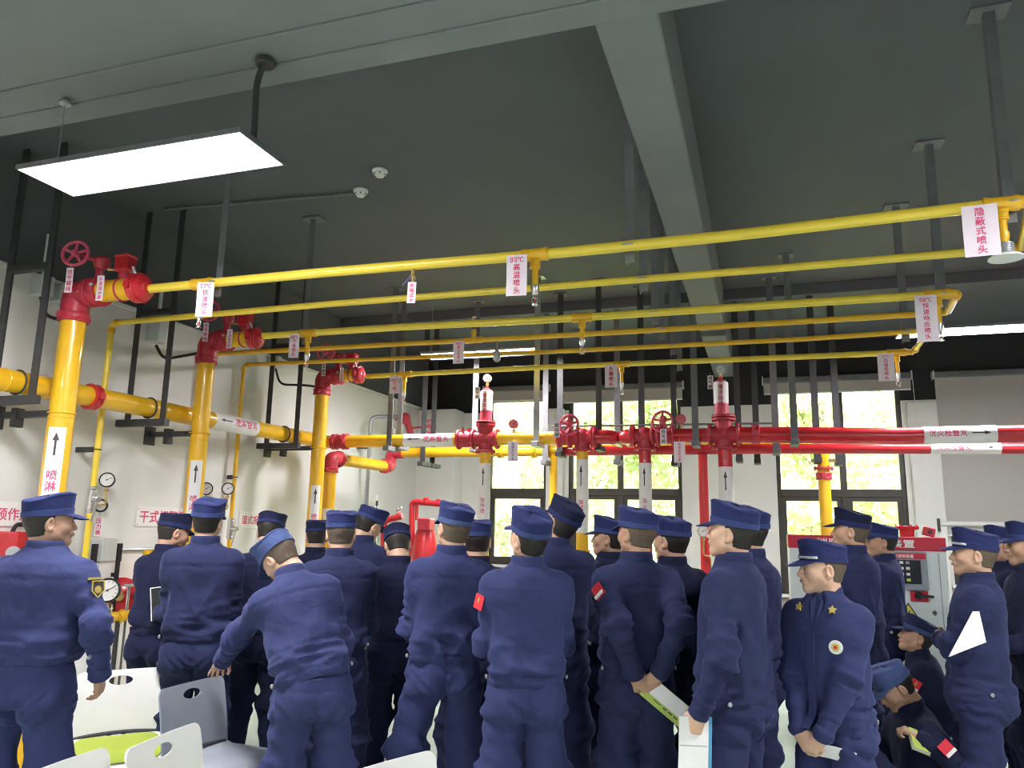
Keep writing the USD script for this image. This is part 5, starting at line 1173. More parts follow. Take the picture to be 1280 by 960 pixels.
    if hem > .88:                                                          # sewn waistband seam
        disp -= .004*np.exp(-((zt-.972-(hem-.93))/.007)**2)*(body > .3)
    disp -= .0022*np.exp(-((zt-1.335)/.005)**2)*(L[:, 1] < -.03)*(body > .2)   # back yoke seam
    jk.vertices = v + n*disp[:, None]*s*1.35
    jo = obj('jacket', jk, jm, t, True)
    # collar
    th = np.linspace(0, 2*PI, 28, endpoint=False) if not badge else np.linspace(math.radians(128), math.radians(412), 28); fr = np.clip(np.sin(th), 0, 1)
    rings = []
    for zc, ro in ((1.435, .001), (1.460, .0), (1.492, .002), (1.494, .008), (1.488, .012), (1.45, .013), (1.432, .014)):
        up = (zc-1.435)*(1-.75*fr**1.5)
        rings.append(np.stack([(.068+ro)*np.cos(th), -.012+(.070+ro)*np.sin(th)+fr*.012-(1-fr)*.006, 1.440+up-fr*.034+(.010 if ro > .0115 else 0)*(-1)], 1))
    nn = len(th); kk = np.arange(nn) if not badge else np.arange(nn-1); k1 = (kk+1) % nn; fcs = []
    for i in range(len(rings)-1): fcs += [np.stack([i*nn+kk, i*nn+k1, (i+1)*nn+k1], 1), np.stack([i*nn+kk, (i+1)*nn+k1, (i+1)*nn+kk], 1)]
    cv = np.vstack(rings); cv = pel + ((cv-[0, 0, .92])*s)@R.T
    cm_ = T(cv, np.vstack(fcs)[:, ::-1]); obj('collar', cm_, jm, jo, True)
    # patches, buttons, cuffs
    def decal(name, mt, c, nrm, up, wd, hg, th_=.003, parent=t, shape=None):
        c = np.array(c); nrm = nrm/np.linalg.norm(nrm); Yv = np.array(up)-nrm*(np.array(up)@nrm); Yv /= np.linalg.norm(Yv); Xv = np.cross(Yv, nrm)
        g = shape if shape is not None else sbox(-wd/2, -hg/2, wd/2, hg/2)
        return obj(name, extr(g, th_*1.5, Xv, Yv, c-nrm*th_*.5), mt, parent, False)
    def hit(p, d, mesh=jk):
        """where a straight line from p along d leaves the cloth"""
        d = np.array(d)/np.linalg.norm(d); q = np.asarray(mesh.vertices)-p; al = q@d; off = np.linalg.norm(q-al[:, None]*d, axis=1); m = (off < .028) & (al > 0)
        return p + d*(al[m].max() if m.any() else .1)
    for i, sd in enumerate((-1, 1)):
        cf = wr[i]-(wr[i]-el[i])/np.linalg.norm(wr[i]-el[i])*.02
        dd = (wr[i]-el[i])/np.linalg.norm(wr[i]-el[i]); obj('cuff', lathe([(-.040, .040*s), (-.038, .0435*s), (.012, .0425*s), (.014, .030*s)], cf, dd, 18), jm, jo, True)
        if patch and patch[i]:
            pm = sh[i]+(el[i]-sh[i])*.30; out = R@np.array([sd, patch[2] if len(patch) > 2 else -.25, .12]); c = hit(pm, out); ax_ = (sh[i]-el[i])/np.linalg.norm(sh[i]-el[i])
            if patch[i] == 'red':
                p_ = decal('sleeve_patch', 'patch_red', c, out, ax_, .058, .066, .004)
                decal('patch_stripe', 'patch_white', c+out/np.linalg.norm(out)*.003-ax_*.024, out, ax_, .056, .016, .003, p_); decal('patch_emblem', 'patch_gold', c+out/np.linalg.norm(out)*.003+ax_*.010, out, ax_, .02, .02, .002, p_, Polygon([(0, .014), (.008, .002), (.003, .002), (.006, -.012), (-.006, -.012), (-.003, .002), (-.008, .002)]))
            elif patch[i] == 'badge':
                sh_ = Polygon([(-.030, .035), (.030, .035), (.033, -.01), (0, -.045), (-.033, -.01)]); p_ = decal('sleeve_badge', 'dark_ink', c, out, ax_, 0, 0, .004, t, sh_)
                decal('badge_rim', 'patch_gold', c+out/np.linalg.norm(out)*.003, out, ax_, 0, 0, .003, p_, sh_.buffer(-.001).difference(sh_.buffer(-.006))); decal('badge_emblem', 'patch_gold', c+out/np.linalg.norm(out)*.003, out, ax_, 0, 0, .002, p_, Point(0, -.005).buffer(.016))
                decal('badge_bar', 'patch_gold', c+ax_*.05+out/np.linalg.norm(out)*.001, out, ax_, .062, .010, .004, p_)
            else:
                p_ = decal('sleeve_patch', 'patch_white', c, out, ax_, 0, 0, .004, t, shapely.affinity.scale(Point(0, 0).buffer(.03), .9, 1.3)); decal('patch_emblem', 'cabinet_white', c+out/np.linalg.norm(out)*.003, out, ax_, 0, 0, .002, p_, Point(0, 0).buffer(.016))
    if badge:
        c = hit(J(-.080, 0, 1.245), R@np.array([-.25, 1., 0])); o_ = R@np.array([-.25, 1, .1]); p_ = decal('chest_badge', 'patch_white', c, o_, R@[0, 0, 1.], 0, 0, .004, t, Point(0, 0).buffer(.028))
        decal('badge_emblem', 'patch_gold', c+o_/np.linalg.norm(o_)*.004, o_, R@[0, 0, 1.], 0, 0, .002, p_, Point(0, 0).buffer(.016)); decal('badge_centre', 'patch_red', c+o_/np.linalg.norm(o_)*.005, o_, R@[0, 0, 1.], 0, 0, .002, p_, Point(0, 0).buffer(.007))
        for sd in (-1, 1):
            c = hit(J(sd*.070, 0, 1.385), R@np.array([sd*.2, 1., .25])); o_ = R@np.array([sd*.2, 1, .5]); star = Polygon([((.020 if k % 2 == 0 else .010)*math.sin(k*PI/5), (.020 if k % 2 == 0 else .010)*math.cos(k*PI/5)) for k in range(10)]); decal('collar_insignia', 'patch_gold', c, o_, R@[0, 0, 1.], 0, 0, .006, t, star)
        lap = Polygon([(0, .10), (.055, .055), (.050, -.045), (.0, -.012)])
        for sd in (-1, 1):
            c = hit(J(sd*.028, 0, 1.40), R@np.array([sd*.1, 1., .35])); o_ = R@np.array([sd*.25, 1, .45]); g = shapely.affinity.scale(lap, sd, 1, origin=(0, 0)); decal('lapel', jm, c-R@np.array([0, .002, 0.04]), o_, R@[0, 0, 1.], 0, 0, .008, jo, g)
        pts_ = [hit(J(0, 0, z), R@np.array([0, 1., 0]))+R@np.array([.004, .002, 0]) for z in np.linspace(hem+.03, 1.30, 9)]
        obj('placket', cat([bar(pts_[k], pts_[k+1], .035, .006, R@np.array([0, 1., 0])) for k in range(8)]), jm, jo, False)
    if buttons:
        for sd in (-1, 1):
            c = hit(J(sd*.10, 0, hem+.02 if hem > .88 else .90), R@np.array([sd*.9, -.5, 0])); o_ = R@np.array([sd*.9, -.5, 0.]); obj('button', lathe([(-.003, .010), (.003, .010), (.0045, .007), (.0045, 0)], c, o_, 12), 'galvanised', jo, True)
    # ---- trousers
    hip = [pel+rot('z', 0)@np.array([sd*.080*s, 0, -.035*s]) for sd in (-1, 1)]
    if squat:
        kn = [np.array([sd*.20, .36, .50*s]) for sd in (-1, 1)]; an = [np.array([sd*.17, .06, .10]) for sd in (-1, 1)]
        kn[1][2] -= .22; kn[1][1] -= .02; an[1][1] -= .22
    else:
        kn = [np.array([sd*(stance+.0)*s+legs_sway*.5, .02+(step*.5 if sd > 0 else -step*.5), .50*s]) for sd in (-1, 1)]; an = [np.array([sd*(stance+.02)*s+legs_sway, -.03+(step if sd > 0 else -step), .09*s]) for sd in (-1, 1)]
    g2 = girth
    ops = []
    wz0 = pel - np.array([0, 0, .02*s])
    wtop = .965 + (hem-.93 if hem > .88 else 0)
    def belt(P):
        x, y, z = P[0]-pel[0], P[1]-pel[1], P[2]-pel[2]
        W = z/s+.92; a = np.interp(W, [.70, .80, .86, .92, .98], [.138, .158, .162, .155, .150]).astype(f32)*s*g2; b = np.interp(W, [.70, .80, .86, .92, .98], [.10, .118, .124, .116, .112]).astype(f32)*s*g2
        r = ((np.abs(x)/a)**2.4+(np.abs(y+.014*s)/b)**2.4)**(1/2.4); return np.maximum((r-1)*np.minimum(a, b)*.9, np.maximum(.80-W, W-wtop)*s)
    belt.lo, belt.hi = pel-np.array([.22, .2, .2])*s, pel+np.array([.22, .2, .16])*s
    ops.append((belt, 'u', 0))
    for i, sd in enumerate((-1, 1)):
        ops += [(cone(hip[i], kn[i], .091*s*g2**.5, .077*s), 'u', .045 if not squat else .03), (cone(kn[i], an[i], .077*s, .068*s), 'u', .02), (ell(pel+np.array([sd*.070, -.058, -.075])*s, np.array([.082, .078, .095])*s), 'u', .05)]
    allp = np.array(hip+kn+an+[pel]); lo, hi = allp.min(0)-.17*s, allp.max(0)+.17; hi[2] = max(pel[2]+.16, kn[0][2]+.16*s, kn[1][2]+.16*s) if squat else pel[2]+.16; lo[2] = max(lo[2], .02)
    tr = mesh_sdf(ops, res*1.1, lo=lo, hi=hi)
    v = np.asarray(tr.vertices); n = vnorm(tr); disp = np.zeros(len(v))
    for i in (0, 1):
        for a, b, ph in ((hip[i], kn[i], 0), (kn[i], an[i], 3)):
            q = v-a; d = b-a; tt = np.clip(q@d/(d@d), 0, 1); dist = np.linalg.norm(q-tt[:, None]*d, axis=1); near = np.clip(1-(dist-.09*s)/(.05*s), 0, 1)*(v[:, 0]*(1 if i else -1) > -.02)
            nz, al = bone_noise(v, a, b, 6, 13, seed+31+i*7+ph); n2, _ = bone_noise(v, a, b, 11, 3, seed+51+i); disp += near*((nz-.5)*.021*(.4+np.exp(-((tt-(1 if ph == 0 else 0))/.3)**2)) + (n2-.5)*.018)
    zt = (v[:, 2]-pel[2])/s+.92; x_ = (v[:, 0]-pel[0])/s; y_ = (v[:, 1]-pel[1])/s
    sm = np.exp(-((zt-.80)/.07)**2)
    disp += sm*(ridged(np.stack([np.abs(x_)*5, y_*5, (zt+np.abs(x_)*.9*np.sign(y_+.02))*22], 1), seed+9)-.5)*.024
    disp -= .006*np.exp(-(x_/.010)**2)*(zt < .90)*(zt > .74)*(y_ < 0)                # seat seam
    disp -= .003*np.exp(-((zt-.905-(hem-.93 if hem > .88 else 0))/.005)**2)
    tr.vertices = v+n*disp[:, None]*s*1.25
    to = obj('trousers', tr, tm or jm, t, True)
    if hem > .88:
        thb = np.linspace(0, 2*PI, 48, endpoint=False); rr = []
        for W, off in ((.918, .003), (.920, .009), (.962, .011), (.966, .004)):
            a = (np.interp(W, JZ, JA)*girth+off)*s; b = (np.interp(W, JZ, JB)*girth+off)*s; c = np.interp(W, JZ, JC)*s; W = W+hem-.93
            q = np.stack([a*np.sign(np.cos(thb))*np.abs(np.cos(thb))**.8, c+b*np.sign(np.sin(thb))*np.abs(np.sin(thb))**.8, np.full(48, (W-.92)*s)], 1); rr.append(pel+q@R.T)
        kk = np.arange(48); k1 = (kk+1) % 48; fcs = []
        for i in range(3): fcs += [np.stack([i*48+kk, i*48+k1, (i+1)*48+k1], 1), np.stack([i*48+kk, (i+1)*48+k1, (i+1)*48+kk], 1)]
        obj('waistband', T(np.vstack(rr), np.vstack(fcs)), jm, jo, True)
    for i in (0, 1):
        f_ = an[i]*np.array([1, 1, 0]); fd = np.array([.15*(-1, 1)[i], 1, 0]); fd /= np.linalg.norm(fd)
        b = [cone(f_+[0, 0, .055], f_+[0, 0, .16*s], .048, .055), cone(f_+fd*-.03+[0, 0, .040], f_+fd*.15+[0, 0, .036], .040, .036)]
        bm = mesh_sdf([(b[0], 'u', 0), (b[1], 'u', .03)], .012); bv = np.asarray(bm.vertices); bv[:, 2] = np.maximum(bv[:, 2], 0); bm.vertices = bv
        obj('boot', bm, 'boot_black', t, True)
    # ---- body: head, neck, hands and the frame under the clothes, one surface
    parts = [H(HEAD)]
    def hull(a, b, ra, rb): return trimesh.convex.convex_hull(np.vstack([ball(a, ra, 1).vertices, ball(b, rb, 1).vertices]))
    core = [hull(J(0, -.01, 1.36), J(0, -.01, .98), .085*s, .080*s), hull(J(0, -.015, 1.40), headp+RH@np.array([0, -.022, .02])*hs, .054*s, .053*s), hull(sh[0], sh[1], .040*s, .040*s), hull(J(0, 0, .98), pel, .08*s, .08*s), hull(hip[0], hip[1], .06*s, .06*s)]
    for i in (0, 1): core += [hull(sh[i], el[i], .040*s, .032*s), hull(el[i], wr[i], .032*s, .025*s), hull(hip[i], kn[i], .065*s, .045*s), hull(kn[i], an[i], .045*s, .035*s)]
    for i, sd in enumerate((-1, 1)):
        fd = (wr[i]-el[i])/np.linalg.norm(wr[i]-el[i]); a = arms[i]
        hint = dict(side=(-sd, 0, 0), front=(0, .3, -1), belly=(0, -1, 0), behind=(0, 1, 0), chest=(0, -1, 0), face=(0, -.5, -.5), hip=(0, -1, 0), book=(0, -.5, 1), clasp=(0, -1, -.1), knee=(0, 0, -1))
        if isinstance(a, str): pn = R@np.array(hint[a], float); hdv = fd
        else:
            pn = np.array(a[-1], float) if len(a) >= 4 or (a[0] != 'world' and len(a) >= 3) else np.array([-sd, 0, 0.]); hdv = fd
        if a == 'behind': hdv = fd*.55+R@np.array([-sd*.8, 0, -.25]); 
        if a == 'clasp': hdv = fd*.5+R@np.array([-sd*.75, .1, -.55])
        if a == 'side': hdv = fd*.6+R@np.array([0, .08, -.5])
        hdv = hdv/np.linalg.norm(hdv)
        zv = -(pn-hdv*(pn@hdv)); zv /= np.linalg.norm(zv); xv = np.cross(hdv, zv); k = .95*s
        hm = HANDS[hpose[i]].copy(); hv = np.asarray(hm.vertices)*k
        if sd < 0: hv = hv*[-1, 1, 1]; hm.faces = np.asarray(hm.faces)[:, ::-1]
        hm.vertices = hv[:, :1]*xv+hv[:, 1:2]*hdv+hv[:, 2:]*zv + wr[i]+fd*.012; parts.append(hm)
        hd[i] = (wr[i]+fd*.012, xv, hdv, zv)
    try:
        mm = [manifold3d.Manifold(manifold3d.Mesh(np.asarray(p.vertices, f32), np.asarray(p.faces, np.uint32))) for p in parts+core]
        assert all(q.status() == manifold3d.Error.NoError for q in mm)
        bm = man(manifold3d.Manifold.batch_boolean(mm, manifold3d.OpType.Add))
    except Exception: bm = cat(parts+core)
    obj('body', bm, sk, t, 50)
    obj('hair', H(HAIR), hr, t, True)
    for k in (0, 1):
        e_ = obj('eye', H(EYES[k]), 'eye_white', t, True); obj('iris', H(IRIS[k]), 'eye_dark', e_, True); obj('eyebrow', H(BROWS[k]), 'hair_black', t, True); obj('lip', H(LIPS[k]), 'lip', t, True)
    if capped:
        cp = obj('cap', H(CROWN), cm, t, 40); obj('cap_brim', H(BRIM), cm, cp, 40); obj('cap_band', H(BAND), band, cp, 40); obj('crown_seam', H(SEAM), cm, cp, 40)
        if braid: obj('cap_braid', H(BRAID), 'silver_braid', cp, True)
    t.hands, t.R, t.s, t.pel = hd, R, s, pel
    t.W = lambda p: rot('z', yaw)@np.asarray(p)+root
    return t
# ------------------------------------------------------------------ the people, left to right
P = {}
P[1] = person('man in navy uniform at the far left looking right, hand hanging, badge on his sleeve', 68, 612, 3.5, -28, (-52, 2, 0), (2, 0), 1.16, ('side', ((.275, .06, .915), (.6, -.8, 0), (-1, 0, 0))), hem=.99, patch=(None, 'badge', -.55), sk='skin_tan', hr='hair_black', stance=.13, res=.0105)
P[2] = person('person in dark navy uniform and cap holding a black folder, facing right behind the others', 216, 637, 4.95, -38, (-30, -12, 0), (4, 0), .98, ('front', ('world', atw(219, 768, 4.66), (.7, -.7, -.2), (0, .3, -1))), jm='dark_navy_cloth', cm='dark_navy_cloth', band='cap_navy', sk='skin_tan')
P[3] = person('short-haired man seen from behind between the folder holder and the dark-clothed reader', 262, 619, 4.45, -6, (-14, 0, 3), (0, 0), 1.0, ('front', 'front'), jm='mid_navy_cloth', sk='skin_warm')
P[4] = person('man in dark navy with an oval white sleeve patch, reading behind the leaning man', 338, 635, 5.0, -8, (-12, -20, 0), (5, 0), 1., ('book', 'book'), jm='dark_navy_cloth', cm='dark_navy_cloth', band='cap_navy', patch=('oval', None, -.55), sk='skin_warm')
P[6] = person('man seen from behind directly right of the leaning man, short hair under a plain cap', 428, 634, 4.3, 4, (-4, -4, 0), (3, 0), .98, ('front', 'front'), jm='mid_navy_cloth', sk='skin_warm', hr='hair_short')
P[7] = person('man with his head bent right, half hidden behind the two men in the middle left', 456, 627, 5.3, -10, (-35, -22, 12), (4, 0), .98, ('front', 'front'), jm='mid_navy_cloth', sk='skin_warm', cm='cap_navy')
P[27] = person('person almost hidden, only a dark cap showing between two men left of centre', 397, 647, 5.8, 0, (0, -10, 0), (0, 0), .95, ('front', 'front'), jm='dark_navy_cloth', cm='dark_navy_cloth', band='cap_navy')
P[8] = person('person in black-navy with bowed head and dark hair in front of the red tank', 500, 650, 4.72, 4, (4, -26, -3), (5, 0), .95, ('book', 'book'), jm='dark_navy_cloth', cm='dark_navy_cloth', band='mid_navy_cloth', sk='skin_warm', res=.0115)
P[9] = person('man seen from behind in the centre left, light blue cap band, head turned left', 566, 625, 4.0, 8, (18, 3, 3), (0, 2), 1.0, ('belly', 'belly'), band='cap_light', sk='skin_warm', hr='hair_short', res=.0105, stance=.15, legs_sway=-.04)
P[10] = person('man raising his left hand to the side of his head, behind the centre men', 597, 646, 4.45, 2, (4, -6, 0), (0, 0), .97, ('face', 'front'), jm='dark_navy_cloth', cm='cap_navy', sk='skin_warm', hpose=('grip', 'relaxed'))
P[11] = person('man in the centre front with his cap tilted back and a red sleeve patch', 660, 632, 3.6, 6, (32, 12, -4), (-2, 0), 1.0, ('belly', 'belly'), patch=('red', None, -.75), cm='cap_navy', sk='skin_fair', res=.0105, stance=.12)
P[12] = person('tall man looking up to the left, right behind the centre front man', 694, 618, 4.3, 14, (30, 20, 10), (0, 0), 1.02, ('front', 'front'), jm='mid_navy_cloth', cm='dark_navy_cloth', band='cap_navy')
P[13] = person('man in black-navy facing left with a pointed cap brim, behind the man holding a brochure', 760, 643, 4.75, 40, (35, 2, 0), (0, 0), .97, ('front', 'front'), jm='dark_navy_cloth', cm='cap_navy', sk='skin_tan')
P[14] = person('man with both hands behind his back holding a folded brochure, red sleeve patch', 794, 630, 3.8, 14, (30, 0, 4), (0, 0), .98, ('behind', 'behind'), patch=('red', None, -.75), jm='mid_navy_cloth', sk='skin_tan', hr='hair_short', hpose=('fist', 'grip'), res=.0105, stance=.10)
P[15] = person('man in black-navy with head turned left, right of the brochure holder', 838, 642, 4.15, 24, (30, 0, 0), (0, 0), 1., ('front', 'front'), jm='dark_navy_cloth', cm='cap_navy', sk='skin_warm')
P[16] = person('tall man facing left who holds white and blue papers at his side', 911, 623, 3.4, 70, (2, 5, 0), (0, 0), .98, (((-.25, .05, .875), (-.6, -.7, 0), (1, 0, 0)), 'side'), jm='mid_navy_cloth', sk='skin_fair', hem=.84, hpose=('grip', 'relaxed'), res=.0105)
P[25] = person('man hidden behind the paper holder, only his cap and shoulder visible', 931, 628, 3.95, 60, (2, 3, 0), (0, 0), 1.0, ('side', 'side'), jm='mid_navy_cloth', cm='cap_navy')
P[17] = person('officer turned towards the viewer with clasped hands, white chest badge and silver cap braid', 1026, 672, 3.4, 150, (-42, 0, 3), (3, 0), 1.02, ('clasp', 'clasp'), sk='skin_fair', hr='hair_short', braid=True, badge=True, hem=.86, hpose=('clasp', 'clasp'), res=.0105, cm='cap_navy', band='cap_navy')
P[18] = person('man in a wide brimmed cap seen from behind the officer with clasped hands, facing left', 1060, 633, 4.75, 62, (22, 4, 0), (0, 0), 1.0, ('front', 'front'), jm='mid_navy_cloth', cm='dark_navy_cloth', band='cap_navy', sk='skin_warm', hr='hair_short')
P[19] = person('man in profile facing left in front of the control cabinet', 1100, 652, 5.55, 84, (12, 0, 0), (0, 0), .97, ('front', 'front'), jm='mid_navy_cloth', sk='skin_tan')
P[20] = person('crouching man looking up to the left in front of the cabinet, red sleeve patch', 1139, 769, 5.1, 92, (10, 30, 0), (14, 0), .97, ('knee', 'knee'), squat=.95, jm='dark_navy_cloth', cm='mid_navy_cloth', band='cap_light', sk='skin_tan', patch=('red', None, .1))
P[21] = person('crouching person with bowed head and a light blue cap holding a small green book', 1128, 822, 4.05, 112, (0, -26, 0), (12, 0), .97, (('world', atw(1153, 926, 3.78), (-.5, -.6, -.6), (0, .2, -1)), 'knee'), squat=.92, jm='dark_navy_cloth', cm='cap_light', band='cap_light', sk='skin_tan', patch=('red', None, .1), hpose=('grip', 'relaxed'))
P[22] = person('officer with folded arms and a white paper, in profile facing left near the right edge', 1213, 658, 3.9, 92, (4, 0, 0), (-2, 0), 1.0, ('chest', 'chest'), sk='skin_warm', hr='hair_short', braid=True, hem=.80, jm='mid_navy_cloth', cm='cap_navy', band='cap_navy', hpose=('grip', 'fist'), res=.0105)
P[23] = person('man partly hidden between two others at the right edge, facing left', 1250, 655, 4.95, 100, (0, 0, 0), (0, 0), .97, ('front', 'front'), jm='dark_navy_cloth', cm='cap_navy', sk='skin_tan')
P[24] = person('man cut off by the right picture edge, red patch showing', 1280, 650, 4.3, 112, (-8, 0, 0), (0, 0), 1.0, ('front', 'front'), jm='dark_navy_cloth', cm='cap_navy', sk='skin_tan', patch=('red', None, .5), badge=False)
# ================================================================== chairs and things in hands
def shell(poly, fn, th, step=.016):
    """a flat rounded outline with holes, triangulated finely, bent by fn(u, v) -> point, given thickness th"""
    g = extr(poly, th, (1, 0, 0), (0, 1, 0), (0, 0, 0)).subdivide_to_size(step)
    g.merge_vertices()
    v = np.array(g.vertices); a, b = v[:, 0], v[:, 1]; e = 1e-3
    p = fn(a, b); n = np.cross(fn(a+e, b)-p, fn(a, b+e)-p); n /= np.linalg.norm(n, axis=1, keepdims=True)
    g.vertices = p + n*v[:, 2:]; return g
def rrect(x0, y0, x1, y1, r): return sbox(x0+r, y0+r, x1-r, y1-r).buffer(r, 8)
def chair(label, loc, rz, shell_m, cushion=None, group=None):
    """training chair: plastic back with a grip hole and ribs, seat shell, pad, steel frame; it faces -y"""
    t = thing('training_chair', label, 'chair', loc, rz, group)
    bk = rrect(-.215, .0, .215, .355, .035).difference(shapely.affinity.scale(Point(0, .300).buffer(1, 16), .058, .024))
    def fb(a, b):
        rib = 0
        w = 1 - .10*np.clip(b/.42, 0, 1)*0
        return np.stack([a*w, .185 + .10*b + .22*b*b - .55*a*a*.5 + rib, .445 + b*.955], 1)
    obj('backrest', shell(bk, fb, .009), shell_m, t, 30)
    for k in range(7):
        aa = np.linspace(-.15, .15, 9); obj('rib', tube(fb(aa, np.full(9, .075+.021*k))+[0, .001, .0005], [.0012]+[.0035]*7+[.0012], 6), shell_m, t)
    st = rrect(-.215, -.225, .215, .205, .06)
    def fs(a, b): return np.stack([a, b, .440 - .05*np.clip((-b-.14)/.085, 0, 1)**2 + .035*np.clip((b-.10)/.10, 0, 1)**2 + .35*a*a*.35], 1)
    obj('seat', shell(st, fs, .010, .03), shell_m, t, 30)
    if cushion:
        pd = rrect(-.195, -.205, .195, .150, .06)
        def fp(a, b): return fs(a, b) + np.stack([0*a, 0*a, .012 + .020*np.clip(1-(a/.2)**4, 0, 1)*np.clip(1-((b+.03)/.19)**4, 0, 1)], 1)
        obj('seat_cushion', shell(pd, fp, .008, .03), cushion, t, 40)
    fm = 'grey_steel'
    obj('rear_rail', tube([(a_, .178-.02*(1-(a_/.2)**2)*0-.22*a_*a_, .470+.012*(1-(a_/.2)**2)) for a_ in np.linspace(-.2, .2, 13)], .009, 8), 'black_steel', t)
    for s in (-1, 1):
        obj('leg', tube(fillet([(s*.19, -.10, .425), (s*.205, -.17, .42), (s*.225, -.235, .0)], .05), .0115, 10), fm, t)
        obj('leg', tube(fillet([(s*.19, .08, .425), (s*.205, .16, .42), (s*.225, .27, .0)], .05), .0115, 10), fm, t)
        obj('side_rail', cyl((s*.19, -.12, .425), (s*.19, .10, .425), .0115, 10), fm, t)
        obj('back_clip', cbx((s*.035, .186, .462), (.026, .03, .024), .004), 'black_rubber', t)
    return t
def chair_at(px, py, w, rel, label, m, cush=None):
    """px, py: picture point of the middle of the backrest's top edge"""
    p = atw(px, py, w); d = ray(px, py); az = math.atan2(-d[0], d[1]); rz = az+math.radians(rel); off = rot('z', rz)@np.array([0, .27, 0])
    zt = .784; k = (CAMZ-zt)/(CAMZ-p[2]); q = C0+(p-C0)*k                       # slide along the line of sight until the top edge is at chair height
    return chair(label, (q[0]-off[0], q[1]-off[1], 0), rz, m, cush), q
c1, _ = chair_at(152, 836, 4.2, 4, 'white training chair with a bright green seat pad beside the leftmost man', 'white_plastic', 'green_cushion')
c2, q2_ = chair_at(233, 852, 3.75, 46, 'grey training chair under the leaning man\'s outstretched hand', 'grey_plastic', 'grey_plastic')
c3, _ = chair_at(194, 918, 3.0, 54, 'white training chair with a grip hole in the left foreground', 'white_plastic', 'green_cushion')
c4, _ = chair_at(62, 953, 2.7, 46, 'white training chair at the bottom edge below the leftmost man', 'white_plastic', 'green_cushion')
c5, _ = chair_at(476, 950, 2.7, 40, 'white training chair whose corner shows at the bottom edge left of centre', 'white_plastic', 'green_cushion')
# the leaning man reaches for the grey chair
gp_ = c2.loc + rot('z', c2.rz)@np.array([.10, .262, .784]); hw = atw(267, 841, (gp_-C0)@fw - .02)
P[5] = person('leaning man in a lighter blue cap, left hand on the grey chair', 367, 640, 3.76, 8, (30, -20, -12), (24, -13), 1.02, (('world', hw, (-.5, -.6, -.3), (0, 0, -1)), 'front'), cm='cap_light', band='cap_light', sk='skin_warm', hr='hair_short', hpose=('flat', 'relaxed'), res=.0105, stance=.12)

def held(t, i, off=(0, 0, 0)):
    """a frame at the palm of hand i of person t: origin, along the fingers, palm normal, thumb side (world)"""
    w, xv, dv, zv = t.hands[i]; Rz = rot('z', t.rz); o = t.W(w + dv*.07*t.s - zv*.024*t.s)
    return o, Rz@dv, Rz@(-zv), Rz@xv
def sheet(g, o, X, Y, sag, name, label, catg, matn, th=.0012, step=.03):
    t = thing(name, label, catg, o)
    X, Y = np.array(X)/np.linalg.norm(X), np.array(Y, float); Y = Y-X*(Y@X); Y /= np.linalg.norm(Y); Z = np.cross(X, Y)
    def fn(a, b): return a[:, None]*X + b[:, None]*Y + (sag*(a*a*2-b*b))[:, None]*Z
    t.fn = fn; obj('sheet', shell(g, fn, th, step), matn, t, 30); t.XYZ = (X, Y, Z); return t
right = RR; down = np.array([0, 0, -1.]); towards = -np.array([fw[0], fw[1], 0]); towards /= np.linalg.norm(towards)
def put(px, py, w): return atw(px, py, w)
# brochure behind the back
o, dv, pn, xv = held(P[14], 1)
o = (held(P[14], 1)[0]+held(P[14], 0)[0])/2
X = right*.78+down*.62; Yv = right*.62-down*.78
t = sheet(sbox(.0, -.050, .225, .050), o+X*.0+towards*.03, X, Yv, .35, 'brochure', 'folded green and white brochure held behind a man\'s back', 'brochure', 'brochure_green')
obj('cover_print', shell(sbox(.03, -.018, .215, .048), lambda a, b: t.fn(a, b)+t.XYZ[2]*.0016, .0008, .03), 'white_label', t, 30)
obj('print_lines', [shell(sbox(.06, -.030+.0*k, .10, -.026), lambda a, b: t.fn(a, b)+t.XYZ[2]*.0020, .0008, .03) for k in range(1)] + [shell(sbox(.115+.028*k, -.032, .135+.028*k, -.026), lambda a, b: t.fn(a, b)+t.XYZ[2]*.0020, .0008, .03) for k in range(3)], 'dark_ink', t, False)
# papers in the tall man's hand
o, dv, pn, xv = held(P[16], 0)
for k, (m_, sx, lab) in enumerate((('brochure_blue', .016, 'blue-edged booklet behind the white sheets in the tall man\'s hand'), ('white_label', 0., 'white printed sheets held at his side by the tall man facing left'))):
    t = sheet(sbox(-.075+sx, -.165, .045+sx, .040), o+towards*(.022-.007*(1-k))+right*.0, right+down*.05, -down, .25, 'booklet' if k == 0 else 'paper_sheet', lab, 'booklet' if k == 0 else 'paper', m_, .003)
    if k: obj('fold_line', shell(sbox(-.07, -.072, .04, -.069), lambda a, b: t.fn(a, b)+t.XYZ[2]*.0034, .0006, .03), 'panel_grey', t, False)
# black folder
o, dv, pn, xv = held(P[2], 1)
t = thing('folder', 'black folder with a white edge held at the hip by the person in dark navy', 'folder', put(203, 752, 4.62))
X = right*.97+towards*.1-down*.12; X /= np.linalg.norm(X); Yv = -down; Z = np.cross(X, Yv); Yv = np.cross(Z, X)
def slab(x0, x1, y0, y1, z0, z1):
    m = bx(x0, x1, y0, y1, z0, z1, .001); m.vertices = np.asarray(m.vertices)@np.vstack([X, Yv, Z]); return m
obj('cover', [slab(-.065, .11, -.105, .085, -.012, -.009), slab(-.065, .11, -.105, .085, .006, .009)], 'book_black', t, False); obj('pages', slab(-.062, .105, -.10, .082, -.009, .006), 'white_label', t, False); obj('white_edge', [slab(-.071, -.064, -.108, .088, -.013, .010), slab(-.071, .11, .085, .0905, -.013, .010)], 'white_trim', t, False)
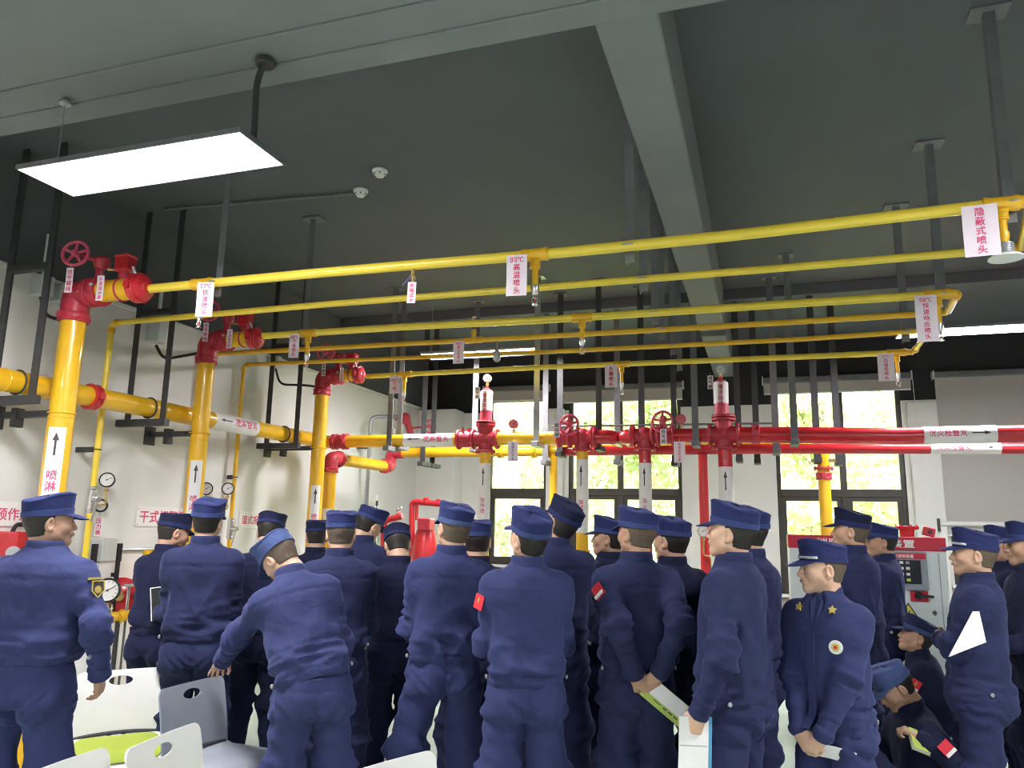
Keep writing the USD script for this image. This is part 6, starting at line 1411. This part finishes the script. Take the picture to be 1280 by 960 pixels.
# paper in the officer's clasped hands
o = (held(P[17], 0)[0]+held(P[17], 1)[0])/2
t = sheet(sbox(.0, -.035, .16, .035), o+right*.0+towards*.01+down*.01, right+down*.12, towards*.5-down*.7, .5, 'paper_sheet', 'rolled white paper in the clasped hands of the officer facing the viewer', 'paper', 'white_label')
obj('lower_fold', shell(sbox(.01, -.034, .155, .0), lambda a, b: t.fn(a, b)-t.XYZ[2]*.006, .0012, .03), 'paper', t, 30)
# paper under the folded arms
t = sheet(Polygon([(-.085, -.03), (.06, .06), (.045, .135), (-.0, .10)]) if False else Polygon([(-.11, -.075), (.075, -.01), (.06, .13), (.03, .13)]), put(1212, 800, 3.605), right, -down, .2, 'paper_sheet', 'white paper sticking out from under the folded arms of the officer at the right', 'paper', 'white_label', .002)
obj('second_sheet', shell(Polygon([(-.10, -.076), (.07, -.014), (.055, .12), (.03, .12)]), lambda a, b: t.fn(a, b)-t.XYZ[2]*.005, .001, .03), 'paper', t, 30)
# green book of the crouching person
o, dv, pn, xv = held(P[21], 0)
t = thing('small_book', 'small yellow-green book held by the crouching person with bowed head', 'book', o)
X = right*.93+down*.36; X /= np.linalg.norm(X); Z = -down*.8+towards*.6; Z = Z-X*(Z@X); Z /= np.linalg.norm(Z); Yv = np.cross(Z, X)
t.ClearXformOpOrder(); t.loc = o + X*.080 + towards*.055 - Z*.004; t.AddTranslateOp(opSuffix='place').Set(Gf.Vec3d(*map(float, t.loc)))
obj('cover', [slab(-.08, .10, -.06, .06, .008, .011), slab(-.08, .10, -.06, .06, -.011, -.008)], 'brochure_green', t, False); obj('pages', slab(-.078, .097, -.058, .057, -.008, .008), 'paper', t, False)
# reading sheet of the dark-clothed reader
o = (held(P[4], 0)[0]+held(P[4], 1)[0])/2
t = sheet(rrect(-.12, -.09, .12, .09, .004), o + np.array([0, .03, .02]), right, -down*.6-towards*.8, .2, 'paper_sheet', 'white sheet held open by the dark-clothed reader behind the leaning man', 'paper', 'white_label'); obj('text_lines', [shell(sbox(-.09, .05-.025*k, .09, .055-.025*k), lambda a, b: t.fn(a, b)+t.XYZ[2]*.0015, .0006, .06) for k in range(5)], 'panel_grey', t, False)
